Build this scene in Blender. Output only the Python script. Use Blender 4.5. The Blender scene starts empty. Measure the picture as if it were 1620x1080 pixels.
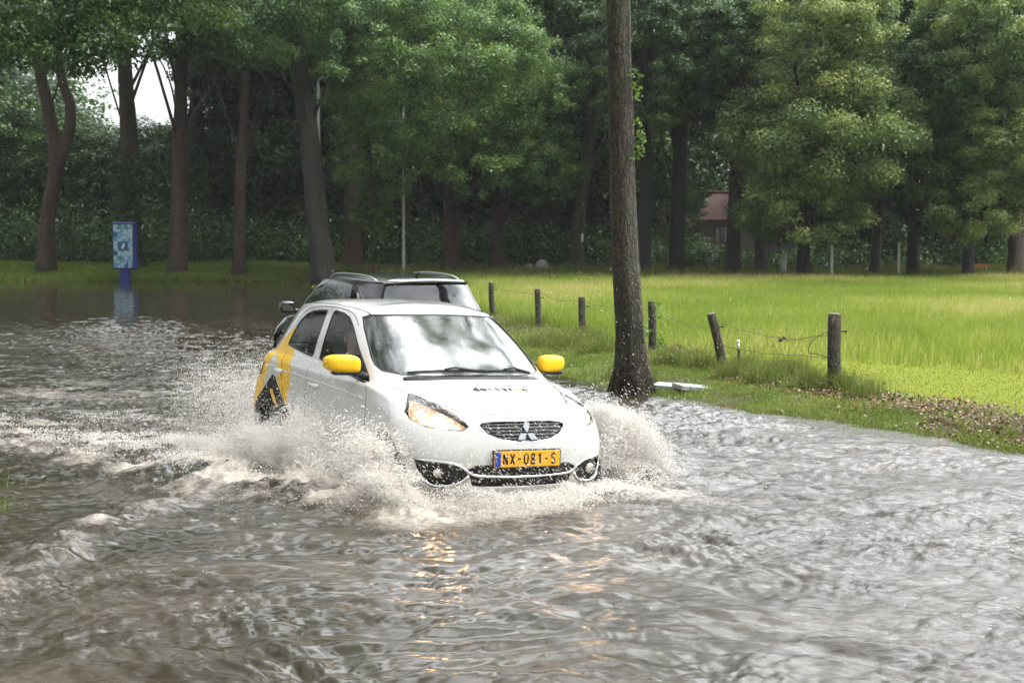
import bpy, bmesh, math, random
import numpy as np
from mathutils import Vector, Matrix
R = math.radians
SC = bpy.context.scene
COL = SC.collection
# ---------------------------------------------------------------- camera
cam = bpy.data.objects.new("camera", bpy.data.cameras.new("camera"))
COL.objects.link(cam)
CAM_H = 1.87
cam.location = (0, 0, CAM_H)
cam.rotation_euler = (R(90 - 3.776), 0, 0)
cam.data.sensor_width = 36.0
cam.data.lens = 55.56
cam.data.clip_start = 0.1
cam.data.clip_end = 3000
cam.data.dof.use_dof = True
cam.data.dof.focus_distance = 13.0
cam.data.dof.aperture_fstop = 5.6
SC.camera = cam
# ---------------------------------------------------------------- sky, sun, exposure
SUN_EL, SUN_AZ = R(52), R(112)         # azimuth clockwise from +Y: high on the camera's right, behind thin cloud
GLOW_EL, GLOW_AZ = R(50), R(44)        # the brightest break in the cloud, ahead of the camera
w = bpy.data.worlds.new("World")
SC.world = w
w.use_nodes = True
wn, wl = w.node_tree.nodes, w.node_tree.links
wn.clear()
sky = wn.new("ShaderNodeTexSky")
sky.sky_type = 'NISHITA'
sky.sun_disc = False
sky.sun_elevation = SUN_EL
sky.sun_rotation = SUN_AZ
hs = wn.new("ShaderNodeHueSaturation")
hs.inputs['Saturation'].default_value = 0.35
wl.new(sky.outputs[0], hs.inputs['Color'])
tc = wn.new("ShaderNodeTexCoord")
mp = wn.new("ShaderNodeMapping")
mp.inputs['Scale'].default_value = (1.0, 1.0, 2.2)
wl.new(tc.outputs['Generated'], mp.inputs[0])
nz = wn.new("ShaderNodeTexNoise")
nz.inputs['Scale'].default_value = 2.6
nz.inputs['Detail'].default_value = 6
nz.inputs['Roughness'].default_value = 0.55
wl.new(mp.outputs[0], nz.inputs['Vector'])
cr = wn.new("ShaderNodeValToRGB")
cr.color_ramp.elements[0].position = 0.3
cr.color_ramp.elements[0].color = (5.6, 6.0, 6.6, 1)
cr.color_ramp.elements[1].position = 0.72
cr.color_ramp.elements[1].color = (12.5, 12.6, 12.6, 1)
wl.new(nz.outputs[0], cr.inputs[0])
mx = wn.new("ShaderNodeMix")
mx.data_type = 'RGBA'
mx.inputs[0].default_value = 0.8
wl.new(hs.outputs[0], mx.inputs[6])
wl.new(cr.outputs[0], mx.inputs[7])
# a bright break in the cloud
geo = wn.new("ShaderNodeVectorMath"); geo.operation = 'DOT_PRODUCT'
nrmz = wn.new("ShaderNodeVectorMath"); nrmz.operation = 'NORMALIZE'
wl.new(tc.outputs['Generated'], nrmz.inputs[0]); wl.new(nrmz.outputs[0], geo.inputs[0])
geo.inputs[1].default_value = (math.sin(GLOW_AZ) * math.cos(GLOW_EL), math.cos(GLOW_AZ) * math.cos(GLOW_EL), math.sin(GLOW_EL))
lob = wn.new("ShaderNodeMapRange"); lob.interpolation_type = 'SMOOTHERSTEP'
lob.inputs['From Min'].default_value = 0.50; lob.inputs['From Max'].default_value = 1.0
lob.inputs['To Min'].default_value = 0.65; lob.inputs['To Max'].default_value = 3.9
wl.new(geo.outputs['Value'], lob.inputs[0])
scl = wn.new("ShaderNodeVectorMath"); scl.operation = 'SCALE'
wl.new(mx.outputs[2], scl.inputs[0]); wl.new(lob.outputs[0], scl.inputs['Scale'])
bg = wn.new("ShaderNodeBackground")
bg.inputs['Strength'].default_value = 0.10
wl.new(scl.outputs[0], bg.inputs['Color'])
wo = wn.new("ShaderNodeOutputWorld")
wl.new(bg.outputs[0], wo.inputs[0])
sun = bpy.data.objects.new("sun", bpy.data.lights.new("sun", 'SUN'))
COL.objects.link(sun)
sun.data.energy = 1.5
sun.data.angle = R(18)
sun.data.color = (1.0, 0.96, 0.90)
sd = Vector((math.sin(SUN_AZ) * math.cos(SUN_EL), math.cos(SUN_AZ) * math.cos(SUN_EL), math.sin(SUN_EL)))
sun.rotation_euler = (-sd).to_track_quat('-Z', 'Y').to_euler()
sun.location = (20, -20, 40)
SC.view_settings.view_transform = 'Standard'
SC.view_settings.look = 'None'
SC.view_settings.exposure = 1.1
SC.view_settings.gamma = 1
SC.cycles.use_denoising = True
SC.cycles.max_bounces = 8
SC.cycles.diffuse_bounces = 6
SC.cycles.glossy_bounces = 4
SC.cycles.transmission_bounces = 6
SC.cycles.transparent_max_bounces = 24
SC.cycles.volume_bounces = 0
SC.cycles.sample_clamp_indirect = 6
SC.cycles.caustics_reflective = False
SC.cycles.caustics_refractive = False

# ---------------------------------------------------------------- helpers
def tag(o, label=None, cat=None, group=None, kind=None):
    if label: o["label"] = label
    if cat: o["category"] = cat
    if group: o["group"] = group
    if kind: o["kind"] = kind
    return o

def empty(name, loc=(0, 0, 0), rz=0.0, label=None, cat=None, group=None):
    o = bpy.data.objects.new(name, None)
    COL.objects.link(o)
    o.location = loc
    o.rotation_euler = (0, 0, rz)
    return tag(o, label, cat, group)

def meshobj(name, V, F, mat, parent=None, smooth=True, attrs=None, matidx=None):
    """V: n x 3, F: array m x k or a list of lists."""
    me = bpy.data.meshes.new(name)
    if isinstance(F, np.ndarray):
        V = np.asarray(V, np.float32)
        m, k = F.shape
        me.vertices.add(len(V))
        me.vertices.foreach_set("co", V.ravel())
        me.loops.add(m * k)
        me.loops.foreach_set("vertex_index", F.astype(np.int32).ravel())
        me.polygons.add(m)
        me.polygons.foreach_set("loop_start", np.arange(0, m * k, k, dtype=np.int32))
        me.update(calc_edges=True)
    else:
        me.from_pydata([tuple(v) for v in V], [], [tuple(f) for f in F])
    if smooth:
        me.polygons.foreach_set("use_smooth", np.ones(len(me.polygons), bool))
    for mm in (mat if isinstance(mat, (list, tuple)) else [mat]):
        me.materials.append(mm)
    if matidx is not None:
        me.polygons.foreach_set("material_index", np.asarray(matidx, np.int32))
    for k, a in (attrs or {}).items():
        at = me.attributes.new(k, 'FLOAT', 'POINT')
        at.data.foreach_set("value", np.asarray(a, np.float32))
    me.update()
    o = bpy.data.objects.new(name, me)
    COL.objects.link(o)
    if parent: o.parent = parent
    return o

class MB:
    """collects shapes into ONE mesh object"""
    def __init__(s): s.V, s.F, s.M = [], [], []
    def add(s, V, F, m=0):
        b = len(s.V)
        s.V += [tuple(map(float, v)) for v in V]
        for f in F:
            s.F.append([int(i) + b for i in f]); s.M.append(m)
        return s
    def box(s, c, d, rz=0, m=0, tilt=None):
        M = Matrix.Rotation(rz, 3, 'Z')
        if tilt: M = M @ Matrix.Rotation(tilt[0], 3, tilt[1])
        V = [Vector(c) + M @ Vector((x * d[0] / 2, y * d[1] / 2, z * d[2] / 2)) for x in (-1, 1) for y in (-1, 1) for z in (-1, 1)]
        return s.add(V, [(0, 1, 3, 2), (4, 6, 7, 5), (0, 4, 5, 1), (2, 3, 7, 6), (0, 2, 6, 4), (1, 5, 7, 3)], m)
    def bbox(s, c, d, b=0.01, rz=0, m=0, seg=2, tilt=None):
        bm = bmesh.new()
        bmesh.ops.create_cube(bm, size=1)
        bmesh.ops.scale(bm, vec=d, verts=bm.verts)
        bmesh.ops.bevel(bm, geom=list(bm.edges), offset=b, segments=seg, affect='EDGES', profile=0.5)
        M = Matrix.Rotation(rz, 3, 'Z')
        if tilt: M = M @ Matrix.Rotation(tilt[0], 3, tilt[1])
        bm.verts.ensure_lookup_table()
        V = [Vector(c) + M @ v.co for v in bm.verts]
        F = [[v.index for v in f.verts] for f in bm.faces]
        bm.free()
        return s.add(V, F, m)
    def tube(s, P, r, seg=8, m=0, cap=True, rn=None):
        V, F = tube(P, r, seg, cap, rn)
        return s.add(V, F, m)
    def ball(s, c, r, seg=12, rings=8, m=0):
        r = (r, r, r) if not hasattr(r, '__len__') else r
        V, F = [(c[0], c[1], c[2] + r[2])], []
        for i in range(1, rings):
            a = math.pi * i / rings
            for j in range(seg):
                b = 2 * math.pi * j / seg
                V.append((c[0] + r[0] * math.sin(a) * math.cos(b), c[1] + r[1] * math.sin(a) * math.sin(b), c[2] + r[2] * math.cos(a)))
        V.append((c[0], c[1], c[2] - r[2]))
        for j in range(seg): F.append((0, 1 + j, 1 + (j + 1) % seg))
        for i in range(rings - 2):
            for j in range(seg):
                a, b = 1 + i * seg + j, 1 + i * seg + (j + 1) % seg
                F.append((a, a + seg, b + seg, b))
        l = len(V) - 1
        for j in range(seg): F.append((l, l - seg + (j + 1) % seg, l - seg + j))
        return s.add(V, F, m)
    def prism(s, poly, d0, d1, fn, m=0):
        """2-D polygon extruded from d0 to d1; fn(a, b, d) -> point"""
        n = len(poly)
        V = [fn(a, b, d0) for a, b in poly] + [fn(a, b, d1) for a, b in poly]
        F = [list(range(n))[::-1], list(range(n, 2 * n))] + [(i, (i + 1) % n, n + (i + 1) % n, n + i) for i in range(n)]
        return s.add(V, F, m)
    def build(s, name, mat, parent=None, smooth=False):
        o = meshobj(name, s.V, s.F, mat, parent, smooth)
        o.data.polygons.foreach_set("material_index", np.asarray(s.M, np.int32))
        return o

def tube(P, r, seg=8, cap=True, rn=None):
    """rn(i, ang array) -> radius factor"""
    P = np.asarray(P, float)
    n = len(P)
    r = np.broadcast_to(np.asarray(r, float), (n,))
    T = np.gradient(P, axis=0)
    T /= np.linalg.norm(T, axis=1, keepdims=True) + 1e-9
    ref = np.array([0, 1, 0.]) if abs(T[0][1]) < 0.9 else np.array([1, 0, 0.])
    u = np.cross(T[0], ref); u /= np.linalg.norm(u)
    ang = np.linspace(0, 2 * np.pi, seg, endpoint=False)
    V = []
    for i in range(n):
        u = u - T[i] * (u @ T[i]); u /= np.linalg.norm(u)
        v = np.cross(T[i], u)
        rr = r[i] * (rn(i, ang) if rn else np.ones(seg))
        V.append(P[i] + (np.cos(ang) * rr)[:, None] * u + (np.sin(ang) * rr)[:, None] * v)
    V = np.concatenate(V)
    F = []
    for i in range(n - 1):
        for j in range(seg):
            a, b = i * seg + j, i * seg + (j + 1) % seg
            F.append([a, b, b + seg, a + seg])
    V = list(V)
    if cap:
        F.append(list(range(seg))[::-1])
        F.append(list(range((n - 1) * seg, n * seg)))
    return V, F

def smoothpath(pts, n):
    """Catmull-Rom through points (any dimension), n samples"""
    P = np.asarray(pts, float)
    k = len(P)
    if k == 2: return P[0] + (P[1] - P[0]) * np.linspace(0, 1, n)[:, None]
    Q = np.vstack([2 * P[0] - P[1], P, 2 * P[-1] - P[-2]])
    out = []
    for t in np.linspace(0, k - 1 - 1e-9, n):
        i = int(t); f = t - i
        p0, p1, p2, p3 = Q[i:i + 4]
        out.append(0.5 * (2 * p1 + (p2 - p0) * f + (2 * p0 - 5 * p1 + 4 * p2 - p3) * f * f + (3 * p1 - p0 - 3 * p2 + p3) * f ** 3))
    return np.array(out)

_tab = np.random.RandomState(7).rand(512, 512)
def vnoise(x, y, s=0):
    x = np.asarray(x) + s * 37.13; y = np.asarray(y) + s * 91.7
    xi = np.floor(x).astype(int); yi = np.floor(y).astype(int)
    fx = x - xi; fy = y - yi
    fx = fx * fx * (3 - 2 * fx); fy = fy * fy * (3 - 2 * fy)
    a = _tab[xi % 512, yi % 512]; b = _tab[(xi + 1) % 512, yi % 512]
    c = _tab[xi % 512, (yi + 1) % 512]; d = _tab[(xi + 1) % 512, (yi + 1) % 512]
    return (a + (b - a) * fx) * (1 - fy) + (c + (d - c) * fx) * fy
def fbm(x, y, o=4, s=0, g=0.5, l=2.03):
    t, a, n = 0, 1.0, 0
    for i in range(o):
        t = t + a * (vnoise(x * l ** i, y * l ** i, s + i * 3) - 0.5); n += a; a *= g
    return t / n * 2
def sstep(a, b, x):
    t = np.clip((np.asarray(x, float) - a) / (b - a), 0, 1)
    return t * t * (3 - 2 * t)

# ---- materials
def newmat(name):
    m = bpy.data.materials.new(name); m.use_nodes = True
    n, l = m.node_tree.nodes, m.node_tree.links
    return m, n, l, n['Principled BSDF'], n['Material Output']
def nd(n, typ, ins=None, **kw):
    x = n.new(typ)
    for k, v in kw.items(): setattr(x, k, v)
    for k, v in (ins or {}).items(): x.inputs[k].default_value = v
    return x
def col(c): return (c[0], c[1], c[2], 1.0)
def simple(name, c, rough=0.5, metal=0.0, spec=0.5, coat=0.0, bump=None, vary=0.0, vscale=8.0):
    m, n, l, b, o = newmat(name)
    b.inputs['Base Color'].default_value = col(c)
    b.inputs['Roughness'].default_value = rough
    b.inputs['Metallic'].default_value = metal
    b.inputs['Specular IOR Level'].default_value = spec
    b.inputs['Coat Weight'].default_value = coat
    b.inputs['Coat Roughness'].default_value = 0.04
    if vary or bump:
        t = nd(n, 'ShaderNodeTexCoord')
        z = nd(n, 'ShaderNodeTexNoise', {'Scale': vscale, 'Detail': 5.0, 'Roughness': 0.6})
        l.new(t.outputs['Object'], z.inputs['Vector'])
    if vary:
        r = nd(n, 'ShaderNodeValToRGB')
        r.color_ramp.elements[0].position = 0.3; r.color_ramp.elements[1].position = 0.7
        r.color_ramp.elements[0].color = col([x * (1 - vary) for x in c])
        r.color_ramp.elements[1].color = col([min(1, x * (1 + vary)) for x in c])
        l.new(z.outputs[0], r.inputs[0]); l.new(r.outputs[0], b.inputs['Base Color'])
    if bump:
        bp = nd(n, 'ShaderNodeBump', {'Strength': bump, 'Distance': 0.02})
        l.new(z.outputs[0], bp.inputs['Height']); l.new(bp.outputs[0], b.inputs['Normal'])
    return m

def px(u, v, d):
    """a photograph position at depth d (metres along +Y) as a place in the world: layout measurements only"""
    return np.array([(u - 810) / 2500 * d, d, CAM_H + (375 - v) / 2500 * d])
# ================================================================ ground, flood water
_XR = np.array([(-40, 12.), (0, 8.), (10, 6.0), (13.6, 4.5), (15, 3.6), (17.2, 2.55), (19, 1.55), (20.3, 1.0), (22, .72), (25, .42), (30, -.35), (35, -1.2), (50, -4.3), (60, -7.6), (66, -9.5), (70, -10.5)])
def xr(y): return np.interp(y, _XR[:, 0], _XR[:, 1])
_XF = np.array([(0, 8.6), (12, 5.6), (18, 3.7), (20.8, 2.8), (24.6, 2.2), (27.6, 1.25), (31, .5), (35.4, -.42), (50, -4.0), (60, -7.0), (66, -9.0)])
def xf(y): return np.interp(y, _XF[:, 0], _XF[:, 1])          # fence line
_XL = np.array([(-40, -3.0), (0, -2.9), (8, -3.1), (11, -3.5), (13.5, -4.35), (18, -6.2), (25, -9.8), (35, -15), (45, -22), (67, -40)])
def xl(y): return np.interp(y, _XL[:, 0], _XL[:, 1])          # left edge of the carriageway, barely under water
def bank(x, y):
    """how far a place lies outside the water (m); negative in the water"""
    return np.maximum(x - xr(y), y - 66.6)
def gz(x, y):
    x = np.asarray(x, float); y = np.asarray(y, float)
    d = bank(x, y) + 0.45 * fbm(x * 0.9, y * 0.9, 3, 5) * sstep(70, 40, y) + 0.12 * fbm(x * 5, y * 5, 2, 9) * sstep(50, 25, y)
    z = np.where(d < 0, -np.minimum(0.15, -d * 0.10), 0.02 * sstep(-.02, .06, d) + 0.09 * sstep(0, .9, d) + 0.05 * sstep(1.0, 5, d))
    left = sstep(-3, -8, x - (60 - y) * 0.2)
    z = z + sstep(66.5, 72, y) * (0.20 + 0.18 * left)
    # the left verge lies just under water
    e = xl(y) - x
    z = np.where((e > 0) & (d < -0.5), np.maximum(z, -0.10 + 0.085 * sstep(0, 1.2, e) + 0.03 * fbm(x * 1.5, y * 1.5, 3, 21)), z)
    z = z + 0.02 * fbm(x * .5, y * .5, 3, 2) * (d > -0.3)
    return z

def axis(segs):
    out = []
    for a, b, s in segs: out += list(np.arange(a, b, s))
    return np.array(out + [segs[-1][1]])
gx = axis([(-900, -100, 80), (-100, -40, 4), (-40, -12, .7), (-12, -3, .2), (-3, 9, .09), (9, 26, .5), (26, 100, 4), (100, 900, 80)])
gy = axis([(-300, -20, 20), (-20, 6, 1.5), (6, 14, .12), (14, 32, .09), (32, 66, .3), (66, 76, .2), (76, 130, 2), (130, 1500, 100)])
GX, GY = np.meshgrid(gx, gy, indexing='ij')
GZ = gz(GX, GY)
ni, nj = GX.shape
I = np.arange(ni * nj).reshape(ni, nj)
GF = np.stack([I[:-1, :-1], I[1:, :-1], I[1:, 1:], I[:-1, 1:]], -1).reshape(-1, 4)
bd = bank(GX, GY)
fd = GX - xf(GY)
fdv = fd
mown = sstep(.15, .9, fd) * (GY < 64)
litter = np.clip(np.exp(-((fd + .1) / .75) ** 2) * sstep(-.35, .25, fbm(GX * 1.3, GY * 1.3, 4, 31)) * (GY < 45), 0, 1)
litter = np.maximum(litter, sstep(76, 82, GY) * 0.8)

m, n, l, b, o = newmat("wet_ground"); MAT_GROUND = m
tcn = nd(n, 'ShaderNodeTexCoord')
z1 = nd(n, 'ShaderNodeTexNoise', {'Scale': 1.4, 'Detail': 8.0, 'Roughness': .65}); l.new(tcn.outputs['Object'], z1.inputs['Vector'])
z2 = nd(n, 'ShaderNodeTexNoise', {'Scale': 22.0, 'Detail': 6.0, 'Roughness': .7}); l.new(tcn.outputs['Object'], z2.inputs['Vector'])
soil = nd(n, 'ShaderNodeValToRGB'); e = soil.color_ramp.elements
e[0].position = .3; e[0].color = (.028, .02, .013, 1); e[1].position = .75; e[1].color = (.12, .085, .055, 1)
l.new(z2.outputs[0], soil.inputs[0])
gr = nd(n, 'ShaderNodeValToRGB'); e = gr.color_ramp.elements
e[0].position = .3; e[0].color = (.035, .06, .014, 1); e[1].position = .72; e[1].color = (.13, .17, .035, 1)
l.new(z2.outputs[0], gr.inputs[0])
mw = nd(n, 'ShaderNodeValToRGB'); e = mw.color_ramp.elements
e[0].position = .3; e[0].color = (.12, .15, .010, 1); e[1].position = .72; e[1].color = (.19, .215, .016, 1)
l.new(z2.outputs[0], mw.inputs[0])
am = nd(n, 'ShaderNodeAttribute', attribute_name='mown'); al = nd(n, 'ShaderNodeAttribute', attribute_name='litter')
r1 = nd(n, 'ShaderNodeMapRange', {'From Min': .42, 'From Max': .62}); l.new(z1.outputs[0], r1.inputs[0])
m0 = nd(n, 'ShaderNodeMix', data_type='RGBA'); l.new(r1.outputs[0], m0.inputs[0]); l.new(gr.outputs[0], m0.inputs[6]); l.new(soil.outputs[0], m0.inputs[7])
m1 = nd(n, 'ShaderNodeMix', data_type='RGBA'); l.new(am.outputs['Fac'], m1.inputs[0]); l.new(m0.outputs[2], m1.inputs[6]); l.new(mw.outputs[0], m1.inputs[7])
m2 = nd(n, 'ShaderNodeMix', data_type='RGBA'); l.new(al.outputs['Fac'], m2.inputs[0]); l.new(m1.outputs[2], m2.inputs[6]); l.new(soil.outputs[0], m2.inputs[7])
l.new(m2.outputs[2], b.inputs['Base Color'])
b.inputs['Roughness'].default_value = .7; b.inputs['Specular IOR Level'].default_value = .04
bp = nd(n, 'ShaderNodeBump', {'Strength': .7, 'Distance': .03}); l.new(z2.outputs[0], bp.inputs['Height']); l.new(bp.outputs[0], b.inputs['Normal'])
ground = meshobj("ground", np.stack([GX, GY, GZ], -1).reshape(-1, 3), GF, MAT_GROUND, attrs={'mown': mown.ravel(), 'litter': litter.ravel()})
tag(ground, "grassy verge and meadow ground running down under the flood water", "ground", kind="structure")

# ---------------------------------------------------------------- flood water: a real displaced sheet
CAR_P, CAR_YAW = np.array([-0.779, 12.683]), 0.483
CF = np.array([math.sin(CAR_YAW), -math.cos(CAR_YAW)]); CL = np.array([math.cos(CAR_YAW), math.sin(CAR_YAW)])
def carloc(x, y):
    dx, dy = x - CAR_P[0], y - CAR_P[1]
    return dx * CF[0] + dy * CF[1], dx * CL[0] + dy * CL[1]
RIDGE = np.array([(-2.2, 11.7), (-2.55, 10.7), (-2.75, 9.6), (-2.72, 8.4), (-2.6, 7.0), (-2.5, 5.5)])
def dist_poly(x, y, P):
    d = np.full(np.shape(x), 1e9)
    for a, b in zip(P[:-1], P[1:]):
        ab = b - a; t = np.clip(((x - a[0]) * ab[0] + (y - a[1]) * ab[1]) / (ab @ ab), 0, 1)
        d = np.minimum(d, np.hypot(x - a[0] - t * ab[0], y - a[1] - t * ab[1]))
    return d
def ripples(x, y, n, l0, l1, spread, seed):
    """crossing wavelets, all of the same steepness, mostly running along the view; rms slope 1"""
    rg = np.random.RandomState(seed); h = 0
    for k in range(n):
        lam = l0 * (l1 / l0) ** rg.rand()
        a = R(90 + rg.uniform(-spread, spread)); p = rg.uniform(0, 6.28)
        t = (x * math.cos(a) + y * math.sin(a)) * 2 * math.pi / lam + p
        h = h + lam * (np.sin(t) + .22 * np.cos(2 * t + .4))
    return h / (2 * math.pi * math.sqrt(n / 2))
def water(x, y):
    """height and froth of the flood at a place"""
    s, t = carloc(x, y)                       # s forward, t to the car's left
    back = np.clip(1.7 - s, 0, 40)
    out = np.abs(t) - 0.78
    # divergent wash on both sides of the car
    arm = np.exp(-((out - 0.15 - 0.36 * back) / (0.42 + 0.10 * back)) ** 2) * sstep(2.1, 1.4, s) * np.exp(-back / 9.0)
    trail = np.exp(-(np.clip(np.abs(t) - 0.5 - .22 * back, 0, 9) / .8) ** 2) * sstep(1.9, .8, s) * np.exp(-back / 16.0)
    near = np.exp(-np.clip(np.hypot(np.clip(np.abs(s) - 1.9, 0, 99), np.clip(np.abs(t) - .8, 0, 99)), 0, 99) / .55)
    front = np.exp(-((s - 2.05) / .28) ** 2) * np.exp(-(t / .95) ** 2)
    turb = np.clip(arm * 1.0 + trail * .75 + near * .7 + .7 * front, 0, 1.5)
    # chop: domain-warped, crests lie across the view
    wx = x + .35 * fbm(x * .8, y * .8, 2, 3); wy = y + .35 * fbm(x * .8, y * .8, 2, 4)
    big = fbm(wx * .9, wy * 1.5, 3, 10)
    mid = ripples(wx, wy, 26, .20, .70, 62, 5)
    fine = ripples(wx + .02 * fbm(x * 4, y * 4, 2, 7), wy + .02 * fbm(x * 4, y * 4, 2, 8), 40, .062, .20, 75, 6)
    gust = np.clip(.75 + 1.1 * fbm(x * .55, y * .75, 3, 23), .22, 1.6)
    right = sstep(-1.0, 3.0, x + (y - 9) * .12) * sstep(30, 18, y)
    calm = sstep(26, 40, y)
    amp = (1.0 + .45 * right) * (1 - .86 * calm)
    h = amp * (.022 * big + .11 * mid + gust * .175 * fine)
    tn = fbm(wx * 1.6, wy * 2.2, 4, 40)
    tn2 = 1 - np.abs(fbm(wx * 3.4, wy * 4.4, 4, 44)) * 2.2
    h = h + turb * (.055 * tn + .035 * tn2 + .028 * (1 - np.abs(fbm(wx * 8, wy * 9, 3, 46)) * 2.2))
    h = h + .10 * arm * (1 + .6 * fbm(s * .8, t * .8, 3, 50)) * sstep(8, 2, back)
    h = h - .05 * np.exp(-(np.clip(np.abs(t) - .7, 0, 9) / .35) ** 2) * sstep(1.9, 1.3, s) * sstep(-2.6, -1.5, s)
    # second wave rolling against the left verge
    dr = dist_poly(x, y, RIDGE + np.array([0, 0]))
    rid = np.exp(-((dr + .12 * fbm(x * 2.5, y * 2.5, 3, 60)) / .20) ** 2)
    h = h + rid * (.055 + .05 * fbm(x * 3, y * 3, 3, 61) + .03 * fbm(x * 9, y * 9, 3, 62))
    # low rolls pushed ahead across the left foreground
    h = h + .010 * np.sin((y * 1.0 - .18 * x + .5 * fbm(x * .7, y * .7, 2, 70)) * 20) * sstep(10.8, 9.6, y) * sstep(1.2, -.6, x) * sstep(.35, .9, dr)
    foam = np.clip(turb * (.22 + 1.3 * fbm(wx * 2.0, wy * 2.8, 5, 80, .6)) + rid * .55 * (.25 + 1.2 * fbm(x * 5, y * 5, 4, 81, .6)) + near * .10 + front * .28, 0, .9)
    crest = sstep(.30, .62, fbm(wx * .75 + 5, wy * 1.9, 4, 88)) * right * (.35 + .9 * fbm(wx * 6, wy * 7, 3, 89))
    h = h + .03 * np.clip(crest, 0, 1); foam = np.clip(foam + .55 * np.clip(crest, 0, 1), 0, .9)
    depth = sstep(.05, .8, -bank(x, y))
    depth = np.where(y > 60, sstep(.0, .5, -bank(x, y)), depth)
    return h * (.12 + .88 * depth), foam * depth
tt = np.concatenate([np.linspace(-3.5, -.62, 60)[:-1], np.linspace(-.62, -.36, 60)[:-1], np.linspace(-.36, .36, 760), np.linspace(.36, .62, 60)[1:], np.linspace(.62, 2.5, 40)[1:]])
yy = [2.0]
while yy[-1] < 69: yy.append(yy[-1] + max(.012, yy[-1] * (.0019 if yy[-1] > 5.8 else .01)))
yy = np.array(yy)
TT, WY = np.meshgrid(tt, yy, indexing='ij')
WX = TT * WY
WZ, WFo = water(WX, WY)
ni, nj = WX.shape
I = np.arange(ni * nj).reshape(ni, nj)
WFc = np.stack([I[:-1, :-1], I[1:, :-1], I[1:, 1:], I[:-1, 1:]], -1).reshape(-1, 4)
WV = np.stack([WX, WY, WZ], -1).reshape(-1, 3)
inside = (bank(WX, WY) < 2.2).ravel()
WFc = WFc[inside[WFc].any(1)]
m, n, l, b, o = newmat("flood_water"); MAT_WATER = m
tcn = nd(n, 'ShaderNodeTexCoord')
mpn = nd(n, 'ShaderNodeMapping'); mpn.inputs['Scale'].default_value = (.8, 1.7, 1); l.new(tcn.outputs['Object'], mpn.inputs[0])
za = nd(n, 'ShaderNodeTexNoise', {'Scale': 9.0, 'Detail': 7.0, 'Roughness': .60, 'Distortion': .8}); l.new(mpn.outputs[0], za.inputs['Vector'])
zb = nd(n, 'ShaderNodeTexNoise', {'Scale': 26.0, 'Detail': 4.0, 'Roughness': .6, 'Distortion': .3}); l.new(mpn.outputs[0], zb.inputs['Vector'])
af = nd(n, 'ShaderNodeAttribute', attribute_name='foam'); ac = nd(n, 'ShaderNodeAttribute', attribute_name='calm')
b1 = nd(n, 'ShaderNodeBump', {'Distance': .034}); l.new(za.outputs[0], b1.inputs['Height']); l.new(ac.outputs['Fac'], b1.inputs['Strength'])
b2 = nd(n, 'ShaderNodeBump', {'Distance': .009}); l.new(zb.outputs[0], b2.inputs['Height']); l.new(ac.outputs['Fac'], b2.inputs['Strength']); l.new(b1.outputs[0], b2.inputs['Normal'])
zc = nd(n, 'ShaderNodeTexNoise', {'Scale': 26.0, 'Detail': 8.0, 'Roughness': .75}); l.new(mpn.outputs[0], zc.inputs['Vector'])
mm = nd(n, 'ShaderNodeMath', operation='ADD'); l.new(af.outputs['Fac'], mm.inputs[0]); l.new(zc.outputs[0], mm.inputs[1])
fr = nd(n, 'ShaderNodeMapRange', {'From Min': .62, 'From Max': 1.25}); l.new(mm.outputs[0], fr.inputs[0])
ms = nd(n, 'ShaderNodeTexNoise', {'Scale': .9, 'Detail': 4.0}); l.new(mpn.outputs[0], ms.inputs['Vector'])
mud = nd(n, 'ShaderNodeValToRGB'); e = mud.color_ramp.elements
e[0].position = .35; e[0].color = (.020, .017, .009, 1); e[1].position = .7; e[1].color = (.058, .046, .032, 1)
l.new(ms.outputs[0], mud.inputs[0])
mc = nd(n, 'ShaderNodeMix', data_type='RGBA'); l.new(fr.outputs[0], mc.inputs[0]); l.new(mud.outputs[0], mc.inputs[6]); mc.inputs[7].default_value = (.43, .385, .33, 1)
l.new(mc.outputs[2], b.inputs['Base Color'])
rr = nd(n, 'ShaderNodeMapRange', {'To Min': .04, 'To Max': .5}); l.new(fr.outputs[0], rr.inputs[0]); l.new(rr.outputs[0], b.inputs['Roughness'])
b.inputs['IOR'].default_value = 1.33
l.new(b2.outputs[0], b.inputs['Normal'])
calm = (.05 + .75 * np.clip(WFo * 1.5, 0, 1)) * (1 - .85 * sstep(24, 42, WY)) + .42 * sstep(-.5, 3, WX) * sstep(30, 18, WY)
water_o = meshobj("flood_water", WV, WFc, MAT_WATER, attrs={'foam': WFo.ravel(), 'calm': calm.ravel()})
tag(water_o, "muddy brown flood water churned into waves across the road", "flood water", kind="structure")
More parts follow.
